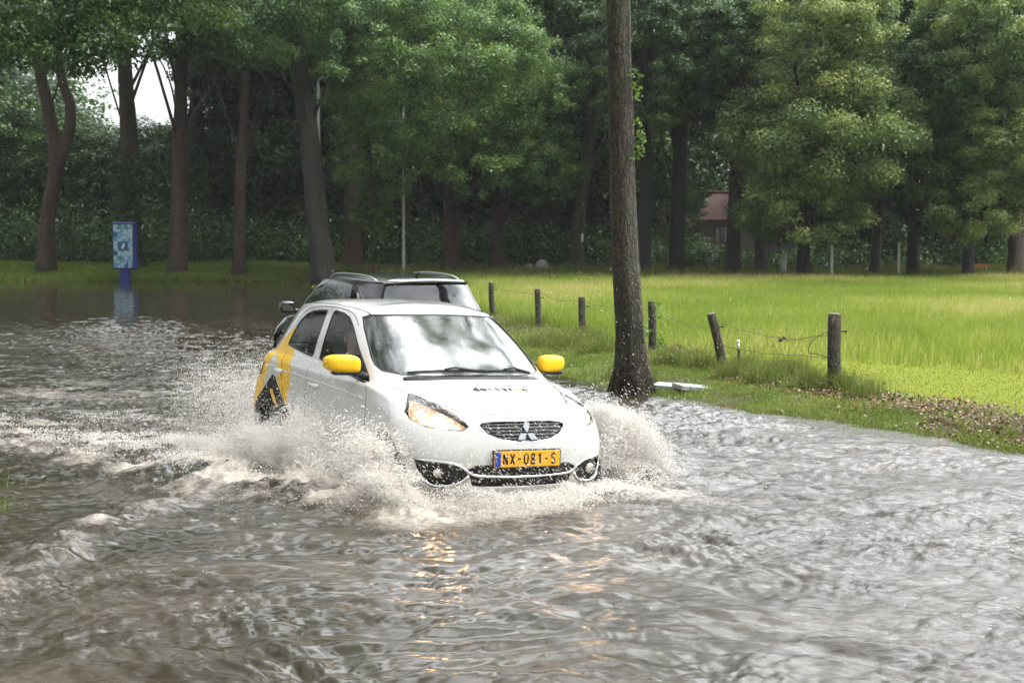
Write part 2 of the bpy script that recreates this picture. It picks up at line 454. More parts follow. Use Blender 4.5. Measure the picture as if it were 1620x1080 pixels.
# ================================================================ trees and plants
def mk_leaf(name, c0, c1, c2, trans=.25, rough=.42):
    m, n, l, b, o = newmat(name)
    a = nd(n, 'ShaderNodeAttribute', attribute_name='tint')
    oi = nd(n, 'ShaderNodeObjectInfo')
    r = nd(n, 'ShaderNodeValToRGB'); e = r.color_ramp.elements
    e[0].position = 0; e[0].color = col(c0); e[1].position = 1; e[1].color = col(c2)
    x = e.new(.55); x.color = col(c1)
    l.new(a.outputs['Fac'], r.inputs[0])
    h = nd(n, 'ShaderNodeHueSaturation')
    mr = nd(n, 'ShaderNodeMapRange', {'To Min': .78, 'To Max': 1.2}); l.new(oi.outputs['Random'], mr.inputs[0]); l.new(mr.outputs[0], h.inputs['Value'])
    l.new(r.outputs[0], h.inputs['Color'])
    l.new(h.outputs[0], b.inputs['Base Color'])
    b.inputs['Roughness'].default_value = rough
    b.inputs['Specular IOR Level'].default_value = .45
    t = nd(n, 'ShaderNodeBsdfTranslucent')
    h2 = nd(n, 'ShaderNodeHueSaturation', {'Value': 1.5, 'Saturation': 1.1}); l.new(h.outputs[0], h2.inputs['Color']); l.new(h2.outputs[0], t.inputs[0])
    s = nd(n, 'ShaderNodeMixShader', {0: trans}); l.new(b.outputs[0], s.inputs[1]); l.new(t.outputs[0], s.inputs[2]); l.new(s.outputs[0], o.inputs[0])
    return m
LF_MID = mk_leaf("leaves_mid_green", (0.0225, 0.0562, 0.0150), (0.0562, 0.1187, 0.0275), (0.1375, 0.2125, 0.0475))
LF_DARK = mk_leaf("leaves_dark_green", (.018, .044, .014), (.046, .092, .026), (.11, .175, .045))
LF_LIME = mk_leaf("leaves_yellow_green", (.055, .098, .032), (.165, .235, .072), (.36, .40, .12), .32)
LF_BLUE = mk_leaf("leaves_grey_green", (.03, .055, .035), (.06, .10, .062), (.12, .17, .11))
LF_FRESH = mk_leaf("leaves_fresh_green", (0.0390, 0.0910, 0.0156), (0.0910, 0.1820, 0.0325), (0.2210, 0.3250, 0.0520), .35)

LF_BRIGHT = mk_leaf("leaves_bright_green", (.045, .102, .030), (.118, .21, .058), (.27, .36, .10), .3)

def mk_bark(name, c0, c1, moss=.35, mossc=(.045, .06, .015), ridge=1.0, wet=.55):
    m, n, l, b, o = newmat(name)
    t = nd(n, 'ShaderNodeTexCoord')
    mp = nd(n, 'ShaderNodeMapping'); mp.inputs['Scale'].default_value = (1, 1, .115); l.new(t.outputs['Object'], mp.inputs[0])
    z = nd(n, 'ShaderNodeTexNoise', {'Scale': 26.0, 'Detail': 8.0, 'Roughness': .68, 'Distortion': .4}); l.new(mp.outputs[0], z.inputs['Vector'])
    zw = nd(n, 'ShaderNodeTexNoise', {'Scale': 5.0, 'Detail': 5.0, 'Roughness': .6}); l.new(t.outputs['Object'], zw.inputs['Vector'])
    vm = nd(n, 'ShaderNodeVectorMath', {'Scale': .16}, operation='SCALE'); l.new(zw.outputs['Color'], vm.inputs[0])
    va = nd(n, 'ShaderNodeVectorMath', operation='ADD'); l.new(mp.outputs[0], va.inputs[0]); l.new(vm.outputs[0], va.inputs[1])
    v = nd(n, 'ShaderNodeTexVoronoi', {'Scale': 25.0}, feature='DISTANCE_TO_EDGE'); l.new(va.outputs[0], v.inputs['Vector'])
    vr = nd(n, 'ShaderNodeMapRange', {'From Max': .25}); l.new(v.outputs[0], vr.inputs[0])
    ml = nd(n, 'ShaderNodeMath', operation='MULTIPLY'); l.new(vr.outputs[0], ml.inputs[0]); l.new(z.outputs[0], ml.inputs[1])
    r = nd(n, 'ShaderNodeValToRGB'); e = r.color_ramp.elements
    e[0].position = .12; e[0].color = col(c0); e[1].position = .62; e[1].color = col(c1); l.new(ml.outputs[0], r.inputs[0])
    z2 = nd(n, 'ShaderNodeTexNoise', {'Scale': 3.4, 'Detail': 8.0, 'Roughness': .72}); l.new(t.outputs['Object'], z2.inputs['Vector'])
    mr = nd(n, 'ShaderNodeMapRange', {'From Min': .45, 'From Max': .7, 'To Max': moss}); l.new(z2.outputs[0], mr.inputs[0])
    mx = nd(n, 'ShaderNodeMix', data_type='RGBA'); l.new(mr.outputs[0], mx.inputs[0]); l.new(r.outputs[0], mx.inputs[6]); mx.inputs[7].default_value = col(mossc)
    l.new(mx.outputs[2], b.inputs['Base Color']); b.inputs['Roughness'].default_value = wet
    bp = nd(n, 'ShaderNodeBump', {'Strength': ridge, 'Distance': .05}); l.new(ml.outputs[0], bp.inputs['Height']); l.new(bp.outputs[0], b.inputs['Normal'])
    return m
BK_NEAR = mk_bark("bark_grey_brown", (.010, .008, .005), (.125, .090, .052), .75, (.062, .070, .016), 1.0)
BK_RED = mk_bark("bark_red_brown", (.028, .017, .011), (.165, .092, .058), .35)
BK_DARK = mk_bark("bark_dark", (.008, .006, .005), (.036, .025, .017), .3)
BK_OLIVE = mk_bark("bark_olive", (.03, .027, .014), (.15, .13, .075), .5)

def leafcloud(rng, C, Rd, counts, size, up=.55, shell=.45, aspect=.55):
    """leaf-sized faces spread through clumps. C centres, Rd radii (k x 3)"""
    k = np.repeat(np.arange(len(C)), counts)
    N = len(k)
    d = rng.normal(size=(N, 3)); d /= np.linalg.norm(d, axis=1, keepdims=True)
    r = shell + (1 - shell) * rng.rand(N) ** .6
    r *= 1 + .22 * rng.normal(size=N)
    P = C[k] + d * r[:, None] * Rd[k]
    nrm = d * .65 + np.array([0, 0, up]) + rng.normal(size=(N, 3)) * .45
    nrm /= np.linalg.norm(nrm, axis=1, keepdims=True)
    t = rng.normal(size=(N, 3)) + d * .5 - np.array([0, 0, .35])
    t -= nrm * (t * nrm).sum(1, keepdims=True); t /= np.linalg.norm(t, axis=1, keepdims=True)
    bt = np.cross(nrm, t)
    L = size * rng.uniform(.65, 1.35, N)[:, None]
    V = np.stack([P, P + t * L * .45 + bt * L * aspect * .5 + nrm * L * .08, P + t * L - nrm * L * .12, P + t * L * .5 - bt * L * aspect * .5 + nrm * L * .08], 1).reshape(-1, 3)
    F = np.arange(N * 4).reshape(N, 4)
    cl = rng.normal(size=len(C)) * .16
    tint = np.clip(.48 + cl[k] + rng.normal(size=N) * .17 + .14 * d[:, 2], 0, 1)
    return V, F, np.repeat(tint, 4)

def clumps(rng, c, rad, n, cs=(.20, .34), flat=.62, shell=.55, low=-1.0):
    """clump centres through the outer part of an ellipsoid crown"""
    n = int(n * 2.5); cs = (cs[0] * .60, cs[1] * .64)
    d = rng.normal(size=(n * 3, 3)); d /= np.linalg.norm(d, axis=1, keepdims=True)
    d = d[d[:, 2] > low][:n]
    r = shell + (1 - shell) * rng.rand(len(d)) ** .7
    C = np.asarray(c) + d * r[:, None] * np.asarray(rad)
    s = rng.uniform(cs[0], cs[1], len(d)) * min(rad[0], rad[1])
    Rd = np.stack([s, s, s * flat], 1) * rng.uniform(.85, 1.2, (len(d), 3))
    return C, Rd

def crown_mesh(name, mat, rng, ells, nleaf, size, parent, cs=(.20, .34), flat=.62, shell=.55, up=.55, low=-1.0, per=1.0):
    Cs, Rs = [], []
    for c, rad, n in ells:
        C, Rr = clumps(rng, c, rad, n, cs, flat, shell, low); Cs.append(C); Rs.append(Rr)
    C = np.concatenate(Cs); Rr = np.concatenate(Rs)
    wgt = (Rr[:, 0] * Rr[:, 1]); cnt = np.maximum(10, (nleaf * wgt / wgt.sum()).astype(int))
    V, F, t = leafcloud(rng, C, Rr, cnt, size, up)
    return meshobj(name, V, F, mat, parent, smooth=False, attrs={'tint': t}), C

def trunk_mesh(rng, path, r0, r1, limbs=(), flare=1.5, seg=16, n=26, mat=None, parent=None, fl=0.07):
    P = smoothpath(path, n)
    k = np.linspace(0, 1, n)
    rad = r0 + (r1 - r0) * k
    hgt = P[:, 2] - P[0, 2]
    rad = rad * (1 - .75 * sstep(.85, 1, k))
    rad = rad * (1 + (flare - 1) * np.exp(-hgt / (r0 * 1.9)))
    ph = rng.uniform(0, 6.28, 5)
    def rn(i, a):
        return 1 + fl * (np.sin(3 * a + ph[0] + i * .10) * .6 + np.sin(5 * a + ph[1] - i * .16) * .5 + np.sin(8 * a + ph[2] + i * .3) * .3) * (1 + 1.8 * math.exp(-hgt[i] / (r0 * 2))) + .03 * rng.normal()
    mb = MB(); mb.tube(P, rad, seg, rn=rn)
    for a, q, ra, rb in limbs:
        mb.tube(smoothpath(q, 9), np.linspace(ra, rb, 9), 7)
    return mb.build("trunk", mat, parent, smooth=True)

def limbs_to(rng, path, C, rmax, count, z0=None):
    """boughs from the trunk out to some of the leaf clumps"""
    P = smoothpath(path, 40); out = []
    idx = rng.permutation(len(C))[:count]
    for i in idx:
        c = C[i]
        zz = max(P[0, 2] + (c[2] - P[0, 2]) * rng.uniform(.45, .72), z0 or 0)
        j = int(np.argmin(np.abs(P[:, 2] - zz)))
        a = P[j]; mid = (a + c) / 2 + np.array([0, 0, .12 * np.linalg.norm(c - a)]) + rng.normal(size=3) * .15
        out.append((0, [a, mid, c], rmax * rng.uniform(.5, 1), .03))
    return out

def tree(name, label, seed, base, path, r0, r1, ells, nleaf, leaf, bark, size=.17, cat="tree", group=None, nl=7, boughs=.085, flare=1.5, z0=None, fl=.07, extra=(), **kw):
    """path and ells in world coordinates"""
    rng = np.random.RandomState(seed)
    base = np.asarray(base, float)
    root = empty(name, base, 0, label, cat, group)
    loc = lambda q: [np.asarray(x, float) - base for x in q]
    path = loc(path)
    if ells:                                   # the stem ends inside its crown
        zm = max(c[2] + .35 * rad[2] for c, rad, n in ells) - base[2]
        Q = smoothpath(path, 40); Q = Q[Q[:, 2] <= zm]
        if len(Q) > 8: path = list(Q[::3]) + [Q[-1]]
    E = [(np.asarray(c, float) - base, rad, n) for c, rad, n in ells]
    C = np.zeros((0, 3))
    if E:
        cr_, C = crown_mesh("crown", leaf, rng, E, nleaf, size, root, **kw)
    L = limbs_to(rng, path, C, boughs, nl, z0) if len(C) else []
    L += [(0, loc(q), a, b) for q, a, b in extra]
    trunk_mesh(rng, path, r0, r1, L, flare, mat=bark, parent=root, fl=fl)
    return root
def gpt(u, d):
    x = (u - 810) / 2500 * d
    return np.array([x, d, float(gz(x, d)) - .03])
def T(u, d, pts, **k):
    """trunk path: base on the ground at (u, depth d), then photo positions (u, v)"""
    b_ = gpt(u, d)
    return b_, [b_] + [px(p[0], p[1], d + (p[2] if len(p) > 2 else 0)) for p in pts]
def EL(u, v, d, ru, rv, rd, n):
    s = d / 2500
    return (px(u, v, d), (ru * s, rd, rv * s), n)

# ---- the near roadside tree
b_, pth = T(1008, 19.0, [(990, 400), (982, 200), (975, 0), (970, -200, .2), (975, -420, .3)])
tree("roadside_tree", "tall grey-brown mossy trunk standing at the water's edge in front of the fence", 11, b_, pth, .168, .112,
     [(px(975, -470, 19.3), (3.0, 3.0, 2.6), 60), (px(1130, -62, 18.6), (.42, .5, .22), 7), (px(1492, -40, 18.2), (.28, .4, .30), 5), (px(905, -50, 19.3), (.3, .4, .16), 3), ((3.6, 18.8, 13.4), (2.2, 2.2, 1.9), 16)], 30000, LF_FRESH, BK_NEAR, .085, nl=16, boughs=.07, flare=1.62, fl=.13, cs=(.16, .3),
     extra=[([px(975, -330, 19.2), px(1080, -300, 18.9), px(1128, -60, 18.6)], .05, .010), ([px(975, -420, 19.2), px(1330, -380, 18.7), px(1488, -60, 18.2)], .06, .010), ([px(972, -330, 19.2), px(920, -260, 19.3), px(905, -55, 19.3)], .04, .01)], z0=6.6)
# shoots growing from its trunk
rng = np.random.RandomState(5)
SH = np.array([px(1003 + a, v, 18.85) for a, v in [(0, 120), (3, 136), (4, 155), (5, 195), (8, 215), (6, 235), (2, 246), (13, 226), (36, 480), (41, 500), (20, 520), (44, 540)]])
for sh in SH:
    V, F, t = leafcloud(rng, sh[None], np.array([[.055, .06, .06]]), np.array([16]), .055)
    meshobj("leafy_shoot", V - np.asarray(b_), F, LF_FRESH, bpy.data.objects["roadside_tree"], False, {'tint': t * .6 + .4})

# ---- trees standing along the far bank, left of the photograph to its middle
b_, pth = T(72, 69, [(78, 340), (92, 262), (82, 180), (66, 90), (58, -60), (70, -260)])
tree("forked_tree", "forked trunk with two bending stems left of the blue poster panel", 21, b_, pth, .36, .2, [EL(60, -60, 69, 190, 120, 4.5, 55), EL(10, 60, 67, 90, 40, 2.5, 12)], 44000, LF_DARK, BK_RED, .13, low=-.8,
     extra=[([px(86, 285, 69), px(112, 215, 69), px(116, 165, 69), px(98, 100, 69), px(105, -60, 69)], .30, .16)])
b_, pth = T(207, 70.5, [(208, 250), (203, 110), (200, -100), (205, -300)])
tree("ivy_tree", "thick trunk wrapped in ivy behind the blue poster panel", 22, b_, pth, .46, .26, [EL(235, -10, 70, 150, 100, 4.2, 50)], 40000, LF_DARK, BK_RED, .13, low=-.75)
IV = np.array([px(207 + (v % 3 - 1) * 7, v, 70.1) for v in range(255, 425, 7)])
V, F, t = leafcloud(np.random.RandomState(3), IV, np.tile([[.62, .5, .35]], (len(IV), 1)), np.full(len(IV), 210), .13)
meshobj("ivy", V - np.asarray(b_), F, LF_DARK, bpy.data.objects["ivy_tree"], False, {'tint': t * .8})
b_, pth = T(282, 68.5, [(284, 300), (290, 150), (292, -60), (290, -260)])
tree("bare_trunk_tree", "straight pale trunk to the right of the blue poster panel", 23, b_, pth, .35, .24, [EL(322, 30, 68, 95, 110, 4, 48)], 40000, LF_MID, BK_RED, .13, low=-.8)
b_, pth = T(316, 77, [(316, 250), (314, 100), (318, -150)])
tree("ivy_tree", "dark ivy-covered trunk just behind the straight pale trunk", 24, b_, pth, .42, .25, [EL(372, 80, 78, 95, 110, 4.5, 48)], 20000, LF_DARK, BK_DARK, .2, low=-.8)
IV = np.array([px(316 + (v % 3 - 1) * 6, v, 76.6) for v in range(180, 410, 8)])
V, F, t = leafcloud(np.random.RandomState(4), IV, np.tile([[.6, .5, .4]], (len(IV), 1)), np.full(len(IV), 170), .14)
meshobj("ivy", V - np.asarray(b_), F, LF_DARK, bpy.data.objects["ivy_tree.001"], False, {'tint': t * .7})
b_, pth = T(379, 67.8, [(383, 280), (391, 140), (396, -40), (400, -240)])
tree("slender_tree", "slender reddish trunk between the straight pale trunk and the leaning dark trunk", 25, b_, pth, .25, .17, [EL(400, 30, 68, 110, 110, 3.6, 46)], 37000, LF_MID, BK_RED, .13, low=-.8)
b_, pth = T(514, 60.5, [(503, 360), (492, 230), (476, 110), (462, 10), (452, -200)])
tree("leaning_tree", "massive dark trunk leaning to the left behind the black car", 26, b_, pth, .46, .28,
     [EL(455, 10, 60, 135, 120, 4.2, 60), EL(560, 60, 59, 70, 90, 3, 22)], 60000, LF_MID, BK_DARK, .125, low=-.85, flare=1.2)
b_, pth = T(559, 69, [(558, 330), (556, 230), (552, 60), (556, -160)])
tree("straight_tree", "straight brown trunk just right of the leaning dark trunk", 27, b_, pth, .38, .27, [EL(560, 30, 69, 110, 110, 3.6, 44)], 37000, LF_DARK, BK_RED, .13, low=-.7)
b_, pth = T(713, 67, [(712, 330), (709, 240), (706, 100), (706, -100)])
tree("broad_tree", "trunk carrying the broad bright green crown above the black car", 28, b_, pth, .29, .2,
     [EL(700, 118, 63.5, 190, 150, 4.6, 120), EL(835, 150, 63, 88, 105, 3, 36), EL(620, 230, 63, 110, 80, 3, 34), EL(765, 250, 63, 110, 62, 2.6, 30), EL(570, 130, 62.5, 70, 130, 3, 26)], 125000, LF_BRIGHT, BK_RED, .12, nl=16, boughs=.09, cs=(.13, .24), flat=.7, shell=.5)
b_, pth = T(785, 67.5, [(787, 360), (791, 300), (800, 200), (806, 60)])
tree("lime_tree", "reddish trunk with low bright hanging leaves right of the broad crown's trunk", 29, b_, pth, .28, .18, [EL(852, 262, 64.5, 74, 58, 2.4, 40), EL(822, 170, 66, 70, 70, 2.6, 20)], 24000, LF_FRESH, BK_RED, .15, cs=(.2, .36))
b_, pth = T(912, 66, [(916, 340), (926, 262), (936, 180), (945, 40)])
tree("bent_tree", "olive trunk bending to the right left of the tall near trunk", 30, b_, pth, .29, .2, [EL(965, 90, 68, 90, 150, 3.6, 54)], 24000, LF_DARK, BK_OLIVE, .18, low=-.85)
meshobj("reflector_plate", *(lambda mb: (mb.V, mb.F))(MB().bbox((px(921, 376, 65.75) - np.asarray(b_)), (.09, .03, .34), .01)), simple("grey_white_plate", (.6, .6, .58), .4), bpy.data.objects["bent_tree"], False)

# ---- the row across the meadow
row = [("far_row_tree", "tall brown trunk just right of the near trunk, across the meadow", 1018, 63, 22, [(1020, 250), (1024, 60), (1026, -160)], BK_DARK, [EL(1015, 80, 63, 90, 150, 3.6, 56)], LF_DARK),
       ("far_row_tree", "tall brown trunk between the far house and the near trunk", 1070, 64, 25, [(1074, 250), (1082, 60), (1084, -160)], BK_DARK, [EL(1090, 90, 64, 90, 140, 3.6, 54)], LF_DARK),
       ("far_row_tree", "dark trunk standing right in front of the far red-roofed house", 1157, 62, 24, [(1164, 270), (1170, 100), (1172, -140)], BK_DARK, [EL(1150, 100, 62.5, 70, 110, 3, 36)], LF_DARK),
       ("spreading_lime", "large lime tree with leaves hanging nearly to the meadow right of the house", 1270, 61, 20, [(1272, 300), (1275, 100), (1280, -200)], BK_DARK,
        [EL(1290, 60, 60.5, 120, 130, 3.6, 70), EL(1300, 210, 60, 150, 110, 3.8, 64), EL(1262, 335, 60, 100, 62, 2.8, 40), EL(1400, 235, 60.5, 66, 70, 2.4, 22)], LF_LIME),
       ("far_row_tree", "pale olive trunk under the right edge of the spreading lime", 1383, 64, 17, [(1388, 330), (1394, 200), (1400, 0)], BK_OLIVE, [EL(1410, 60, 66, 90, 130, 3.2, 40)], LF_DARK),
       ("spreading_lime", "lime tree with a low dark skirt of leaves right of the pale post", 1443, 62.5, 20, [(1445, 300), (1450, 100), (1450, -160)], BK_DARK, [EL(1500, 130, 62, 95, 130, 3.4, 52), EL(1480, 290, 62, 90, 66, 2.8, 34)], LF_MID),
       ("spreading_lime", "yellow-tinged lime tree overhanging the right end of the meadow", 1530, 61, 19, [(1532, 300), (1540, 100), (1545, -160)], BK_DARK, [EL(1560, 60, 60.5, 110, 140, 3.6, 60), EL(1590, 230, 60, 95, 95, 3.2, 44), EL(1545, 330, 60.5, 95, 56, 2.6, 30)], LF_LIME),
       ("far_row_tree", "reddish trunk at the right border of the meadow", 1606, 63, 24, [(1606, 330), (1610, 100), (1612, -160)], BK_RED, [EL(1680, 100, 63, 110, 150, 3.4, 40)], LF_MID),
       ("far_row_tree", "short thick trunk just left of the spreading lime's trunk", 1204, 65, 20, [(1204, 330), (1206, 200), (1206, 20)], BK_RED, [EL(1200, 120, 66, 80, 150, 3, 44)], LF_MID)]
for i, (nm, lb, u, d, wd, pts, bk, ells, lf) in enumerate(row):
    b_, pth = T(u, d, pts)
    r_ = wd / 2500 * d / 2
    nl_ = sum(e[2] for e in ells)
    tree(nm, lb, 40 + i, b_, pth, r_, r_ * .7, ells, nl_ * 800, lf, bk, .13, low=-.9, flare=1.2, cs=(.2, .36), nl=10)

# ---- oak outside the left edge whose boughs hang into the picture
b_ = np.array([-19.5, 41.0, float(gz(-19.5, 41.0))])
tree("overhanging_oak", "oak reaching in from the left with leafy boughs hanging above the flood", 60, b_, [b_, b_ + (0.2, 0, 5), b_ + (.6, 0, 10), b_ + (1, 0, 15)], .5, .25,
     [(px(60, -40, 40), (3.6, 3.4, 1.9), 46), (px(90, 60, 39.5), (2.5, 2.4, .9), 26), (px(215, 52, 39), (1.2, 2, .85), 16), (px(175, 95, 39), (.75, .8, .45), 8), (px(300, -30, 40), (2.2, 2.4, 1.5), 24), (px(12, 105, 39), (.5, 1, .5), 6), (px(420, -70, 40), (2.4, 2.4, 1.1), 20),
      (b_ + (-2, 0, 12), (6, 6, 4), 40)], 90000, LF_MID, BK_DARK, .13, nl=0, boughs=.10, cs=(.2, .36))

for k_, (bx, by, lb_) in enumerate([(-10.8, 26.5, "oak leaning over the flood just outside the left edge, farther of two"), (-8.8, 15.0, "oak leaning over the flood just outside the left edge, nearer of two")]):
    b_ = np.array([bx, by, float(gz(bx, by))])
    tree("overhanging_oak", lb_, 64 + k_, b_, [b_, b_ + (.5, 0, 4), b_ + (1.2, 0, 8), b_ + (1.8, 0, 12)], .4, .2,
         [(b_ + (3.6, .5, 10.4), (4.6, 4.6, 2.6), 70)], 24000, LF_MID, BK_DARK, .14, nl=14, boughs=.10, z0=5.5, cs=(.2, .34))

# ---- young staked tree
b_ = gpt(590, 64)
yt = tree("young_tree", "slim young tree with thin foliage tied between two brown stakes", 61, b_, [b_, px(589, 380, 64), px(588, 300, 64), px(588, 200, 64)], .04, .02,
          [EL(588, 330, 64, 34, 40, .7, 14), EL(588, 255, 64, 26, 45, .6, 10)], 2300, LF_FRESH, BK_OLIVE, .13, nl=10, boughs=.02, flare=1.1, cs=(.3, .5))
ST = simple("brown_stake_wood", (.16, .055, .03), .7, vary=.3, bump=.3)
for du in (-6, 5):
    g = gpt(590 + du, 63.9)
    mb = MB(); mb.tube([(0, 0, -.2), (0, 0, .68)], .062, 10); mb.tube([(0, 0, .68), (0, 0, .70)], [.062, .045], 10)
    o_ = mb.build("tree_stake", ST, None); o_.location = g
    tag(o_, "round brown stake %s of the young tree's stem" % ("left" if du < 0 else "right"), "stake", "stakes of the young tree")

# ---- trees deep in the wood: one of each kind, then copies
rngw = np.random.RandomState(99)
protos = []
for k, (lf, bk) in enumerate([(LF_DARK, BK_DARK), (LF_MID, BK_DARK), (LF_DARK, BK_RED), (LF_BLUE, BK_DARK)]):
    b_ = np.array([0, 200.0 + 30 * k, 0])
    protos.append(tree("woodland_tree", "dark tree standing deep in the wood behind the front rows", 70 + k, b_, [b_, b_ + (.2, 0, 6), b_ + (-.1, .2, 12), b_ + (0, 0, 18)], .36, .14,
        [(b_ + (0, 0, 12.5), (4.6, 4.6, 6.4), 64), (b_ + (0, 0, 6.2), (4.2, 4.2, 3.4), 34)], 24000, lf, bk, .26, group="trees deep in the wood", nl=18, cs=(.22, .38)))
spots = []
for d in (76, 83, 91):
    n_ = 13 if d < 80 else 15
    for i in range(n_):
        u = 1000 + (i - 3 + rngw.uniform(-.35, .35)) * 78 + (d % 7) * 9
        spots.append((u, d + rngw.uniform(-2.5, 2.5)))
for d in (80, 88, 97):
    for i in range(15):
        u = -120 + (i + rngw.uniform(-.35, .35)) * 75 + (d % 5) * 15
        spots.append((u, d + rngw.uniform(-2.5, 2.5)))
def copy_tree(o, loc, rz, sc, label=None, group=None):
    c = o.copy(); COL.objects.link(c); c.location = loc; c.rotation_euler = (0, 0, rz); c.scale = sc
    if label: c["label"] = label
    for ch in o.children:
        q = ch.copy(); COL.objects.link(q); q.parent = c
    return c
for i, (u, d) in enumerate(spots):
    if 1000 < u < 1235: continue    # the house stands here
    p_ = protos[[0, 1, 0, 2, 1, 0][i % 6]]
    s_ = rngw.uniform(.85, 1.2)
    loc = gpt(u, d)
    if i >= 3 and -70 < u < 400 and d > 78 and i > 42:          # low growth under the gap where the sky shows
        copy_tree(p_, loc, rngw.uniform(0, 6.28), (.6, .6, rngw.uniform(.36, .44))); continue
    if i < 3: p2 = protos[i]; p2.location = loc; p2.rotation_euler = (0, 0, rngw.uniform(0, 6)); continue
    copy_tree(p_, loc, rngw.uniform(0, 6.28), (s_, s_, s_ * rngw.uniform(.9, 1.15)))
# the pale grey-green tree beyond the gap on the left
g = gpt(-30, 86); protos[3].location = g; protos[3].scale = (1.25, 1.25, .60)
tag(protos[3], "pale grey-green tree under the sky gap at the far left"); protos[3]["group"] = "trees beyond the sky gap"
c_ = copy_tree(protos[3], gpt(150, 104), 2.0, (1.0, 1.0, .41), "smaller pale grey-green tree under the sky gap left of the ivy trunk")

c2_ = copy_tree(protos[1], gpt(1058, 75), 1.0, (.36, .36, .24), "low bushy tree half covering the far house's left roof"); c2_["group"] = "bushes before the house"
# ---- undergrowth and the far edge of the wood: nobody could count these
def thicket(name, label, seed, boxes, leaf, size):
    rng = np.random.RandomState(seed); Cs, Rs, ct = [], [], []
    for (x0, x1, y0, y1, h0, h1, n, nl) in boxes:
        X = rng.uniform(x0, x1, n); Y = rng.uniform(y0, y1, n)
        H = rng.uniform(h0, h1, n)
        for x, y, h in zip(X, Y, H):
            s = rng.uniform(.6, 1.2) * min(h, 1.8)
            Cs.append((x, y, float(gz(x, y)) + h * .5)); Rs.append((s, s, h * .55)); ct.append(nl)
    V, F, t = leafcloud(rng, np.array(Cs), np.array(Rs), np.array(ct), size, up=.4, shell=.5)
    return tag(meshobj(name, V, F, leaf, None, False, {'tint': t}), label, "undergrowth", kind="stuff")
thicket("undergrowth", "dark shrubby undergrowth filling the wood along the left bank", 1, [(-27, -2, 73.5, 80, .5, 3.0, 95, 330), (-30, -12, 76, 84, 1.5, 5.4, 24, 420)], LF_DARK, .17)
thicket("undergrowth", "dark shrubby undergrowth filling the wood beyond the meadow's far edge", 2, [(-4, 5, 71, 80, 1.0, 2.8, 80, 320), (4, 9, 70, 80, .8, 1.6, 40, 260), (9, 14, 68, 78, .6, 1.1, 40, 200), (14, 34, 72, 80, .6, 1.8, 110, 240)], LF_DARK, .16)
thicket("undergrowth", "lighter green saplings and shrubs scattered along the left bank", 6, [(-27, -2, 72.8, 79, .6, 3.6, 90, 190), (-26, 2, 80, 88, 2.5, 6.0, 34, 260)], LF_MID, .15)
thicket("undergrowth", "lighter green saplings scattered beyond the meadow's far edge", 7, [(-3, 9, 70, 80, .6, 2.2, 20, 160), (13, 34, 68, 82, .6, 3.2, 34, 200)], LF_MID, .15)
thicket("distant_woodland", "far dark mass of the wood closing the view", 3, [(-34, -25, 104, 116, 3, 6, 60, 300), (-22, 50, 104, 118, 3, 7, 260, 300), (-19, 50, 106, 118, 10, 26, 300, 420), (-46, -30, 106, 118, 10, 22, 80, 420)], LF_DARK, .42)

thicket("distant_woodland", "wood closing the view beyond the left edge of the flood", 4, [(-52, -38, 22, 72, 4, 13, 170, 330)], LF_DARK, .40)
thicket("distant_woodland", "wood carrying on beyond the right end of the meadow", 8, [(46, 130, 70, 112, 4, 20, 200, 300)], LF_DARK, .5)
# ================================================================ grasses
def mk_grass(name, c0, c1, c2, trans=.3):
    m = mk_leaf(name, c0, c1, c2, trans, .75); m.node_tree.nodes["Principled BSDF"].inputs["Specular IOR Level"].default_value = .12; return m
GR_MEADOW = mk_grass("meadow_blades", (.16, .22, .042), (.27, .33, .07), (.50, .42, .20), .35)
GR_MOWN = mk_grass("mown_blades", (.11, .15, .015), (.17, .21, .02), (.24, .25, .03), .2)
GR_MOWN.node_tree.nodes["Principled BSDF"].inputs["Specular IOR Level"].default_value = 0
GR_VERGE = mk_grass("verge_blades", (.07, .11, .022), (.15, .20, .045), (.30, .28, .11), .3)
GR_WEED = mk_grass("weed_blades", (.06, .10, .02), (.12, .19, .03), (.28, .23, .10), .3)
def blades(name, label, seed, XY, h, wdt, mat, lean=.35, tint=None, hv=.4, cat="grass"):
    rng = np.random.RandomState(seed); N = len(XY)
    z = gz(XY[:, 0], XY[:, 1]) - .01
    h = np.broadcast_to(h, (N,)) * rng.uniform(1 - hv, 1 + hv, N)
    wdt = np.broadcast_to(wdt, (N,))
    a = rng.uniform(0, 6.28, N); dx, dy = np.cos(a), np.sin(a)
    la = rng.uniform(0, 6.28, N); ll = np.abs(rng.normal(size=N)) * lean * h
    lx, ly = np.cos(la) * ll + .10 * h, np.sin(la) * ll
    B = np.stack([XY[:, 0], XY[:, 1], z], 1)
    W = np.stack([dx * wdt / 2, dy * wdt / 2, np.zeros(N)], 1)
    M_ = B + np.stack([lx * .35, ly * .35, h * .6], 1)
    Tp = B + np.stack([lx, ly, h * np.sqrt(np.clip(1 - (ll / h * .6) ** 2, .2, 1))], 1)
    V = np.stack([B - W, B + W, M_ + W * .7, M_ - W * .7, Tp], 1).reshape(-1, 3)
    base = np.arange(N)[:, None] * 5
    q = base + np.array([[0, 1, 2, 3]]); t3 = base + np.array([[3, 2, 4, 4]])
    F = np.concatenate([q, t3])
    F3 = np.concatenate([base + np.array([[0, 1, 2]]), base + np.array([[0, 2, 3]]), base + np.array([[3, 2, 4]])])
    tn = np.clip(.5 + .22 * rng.normal(size=N) + (tint if tint is not None else 0), 0, 1)
    return tag(meshobj(name, V, F3, mat, None, False, {'tint': np.repeat(tn, 5)}), label, cat, kind="stuff")
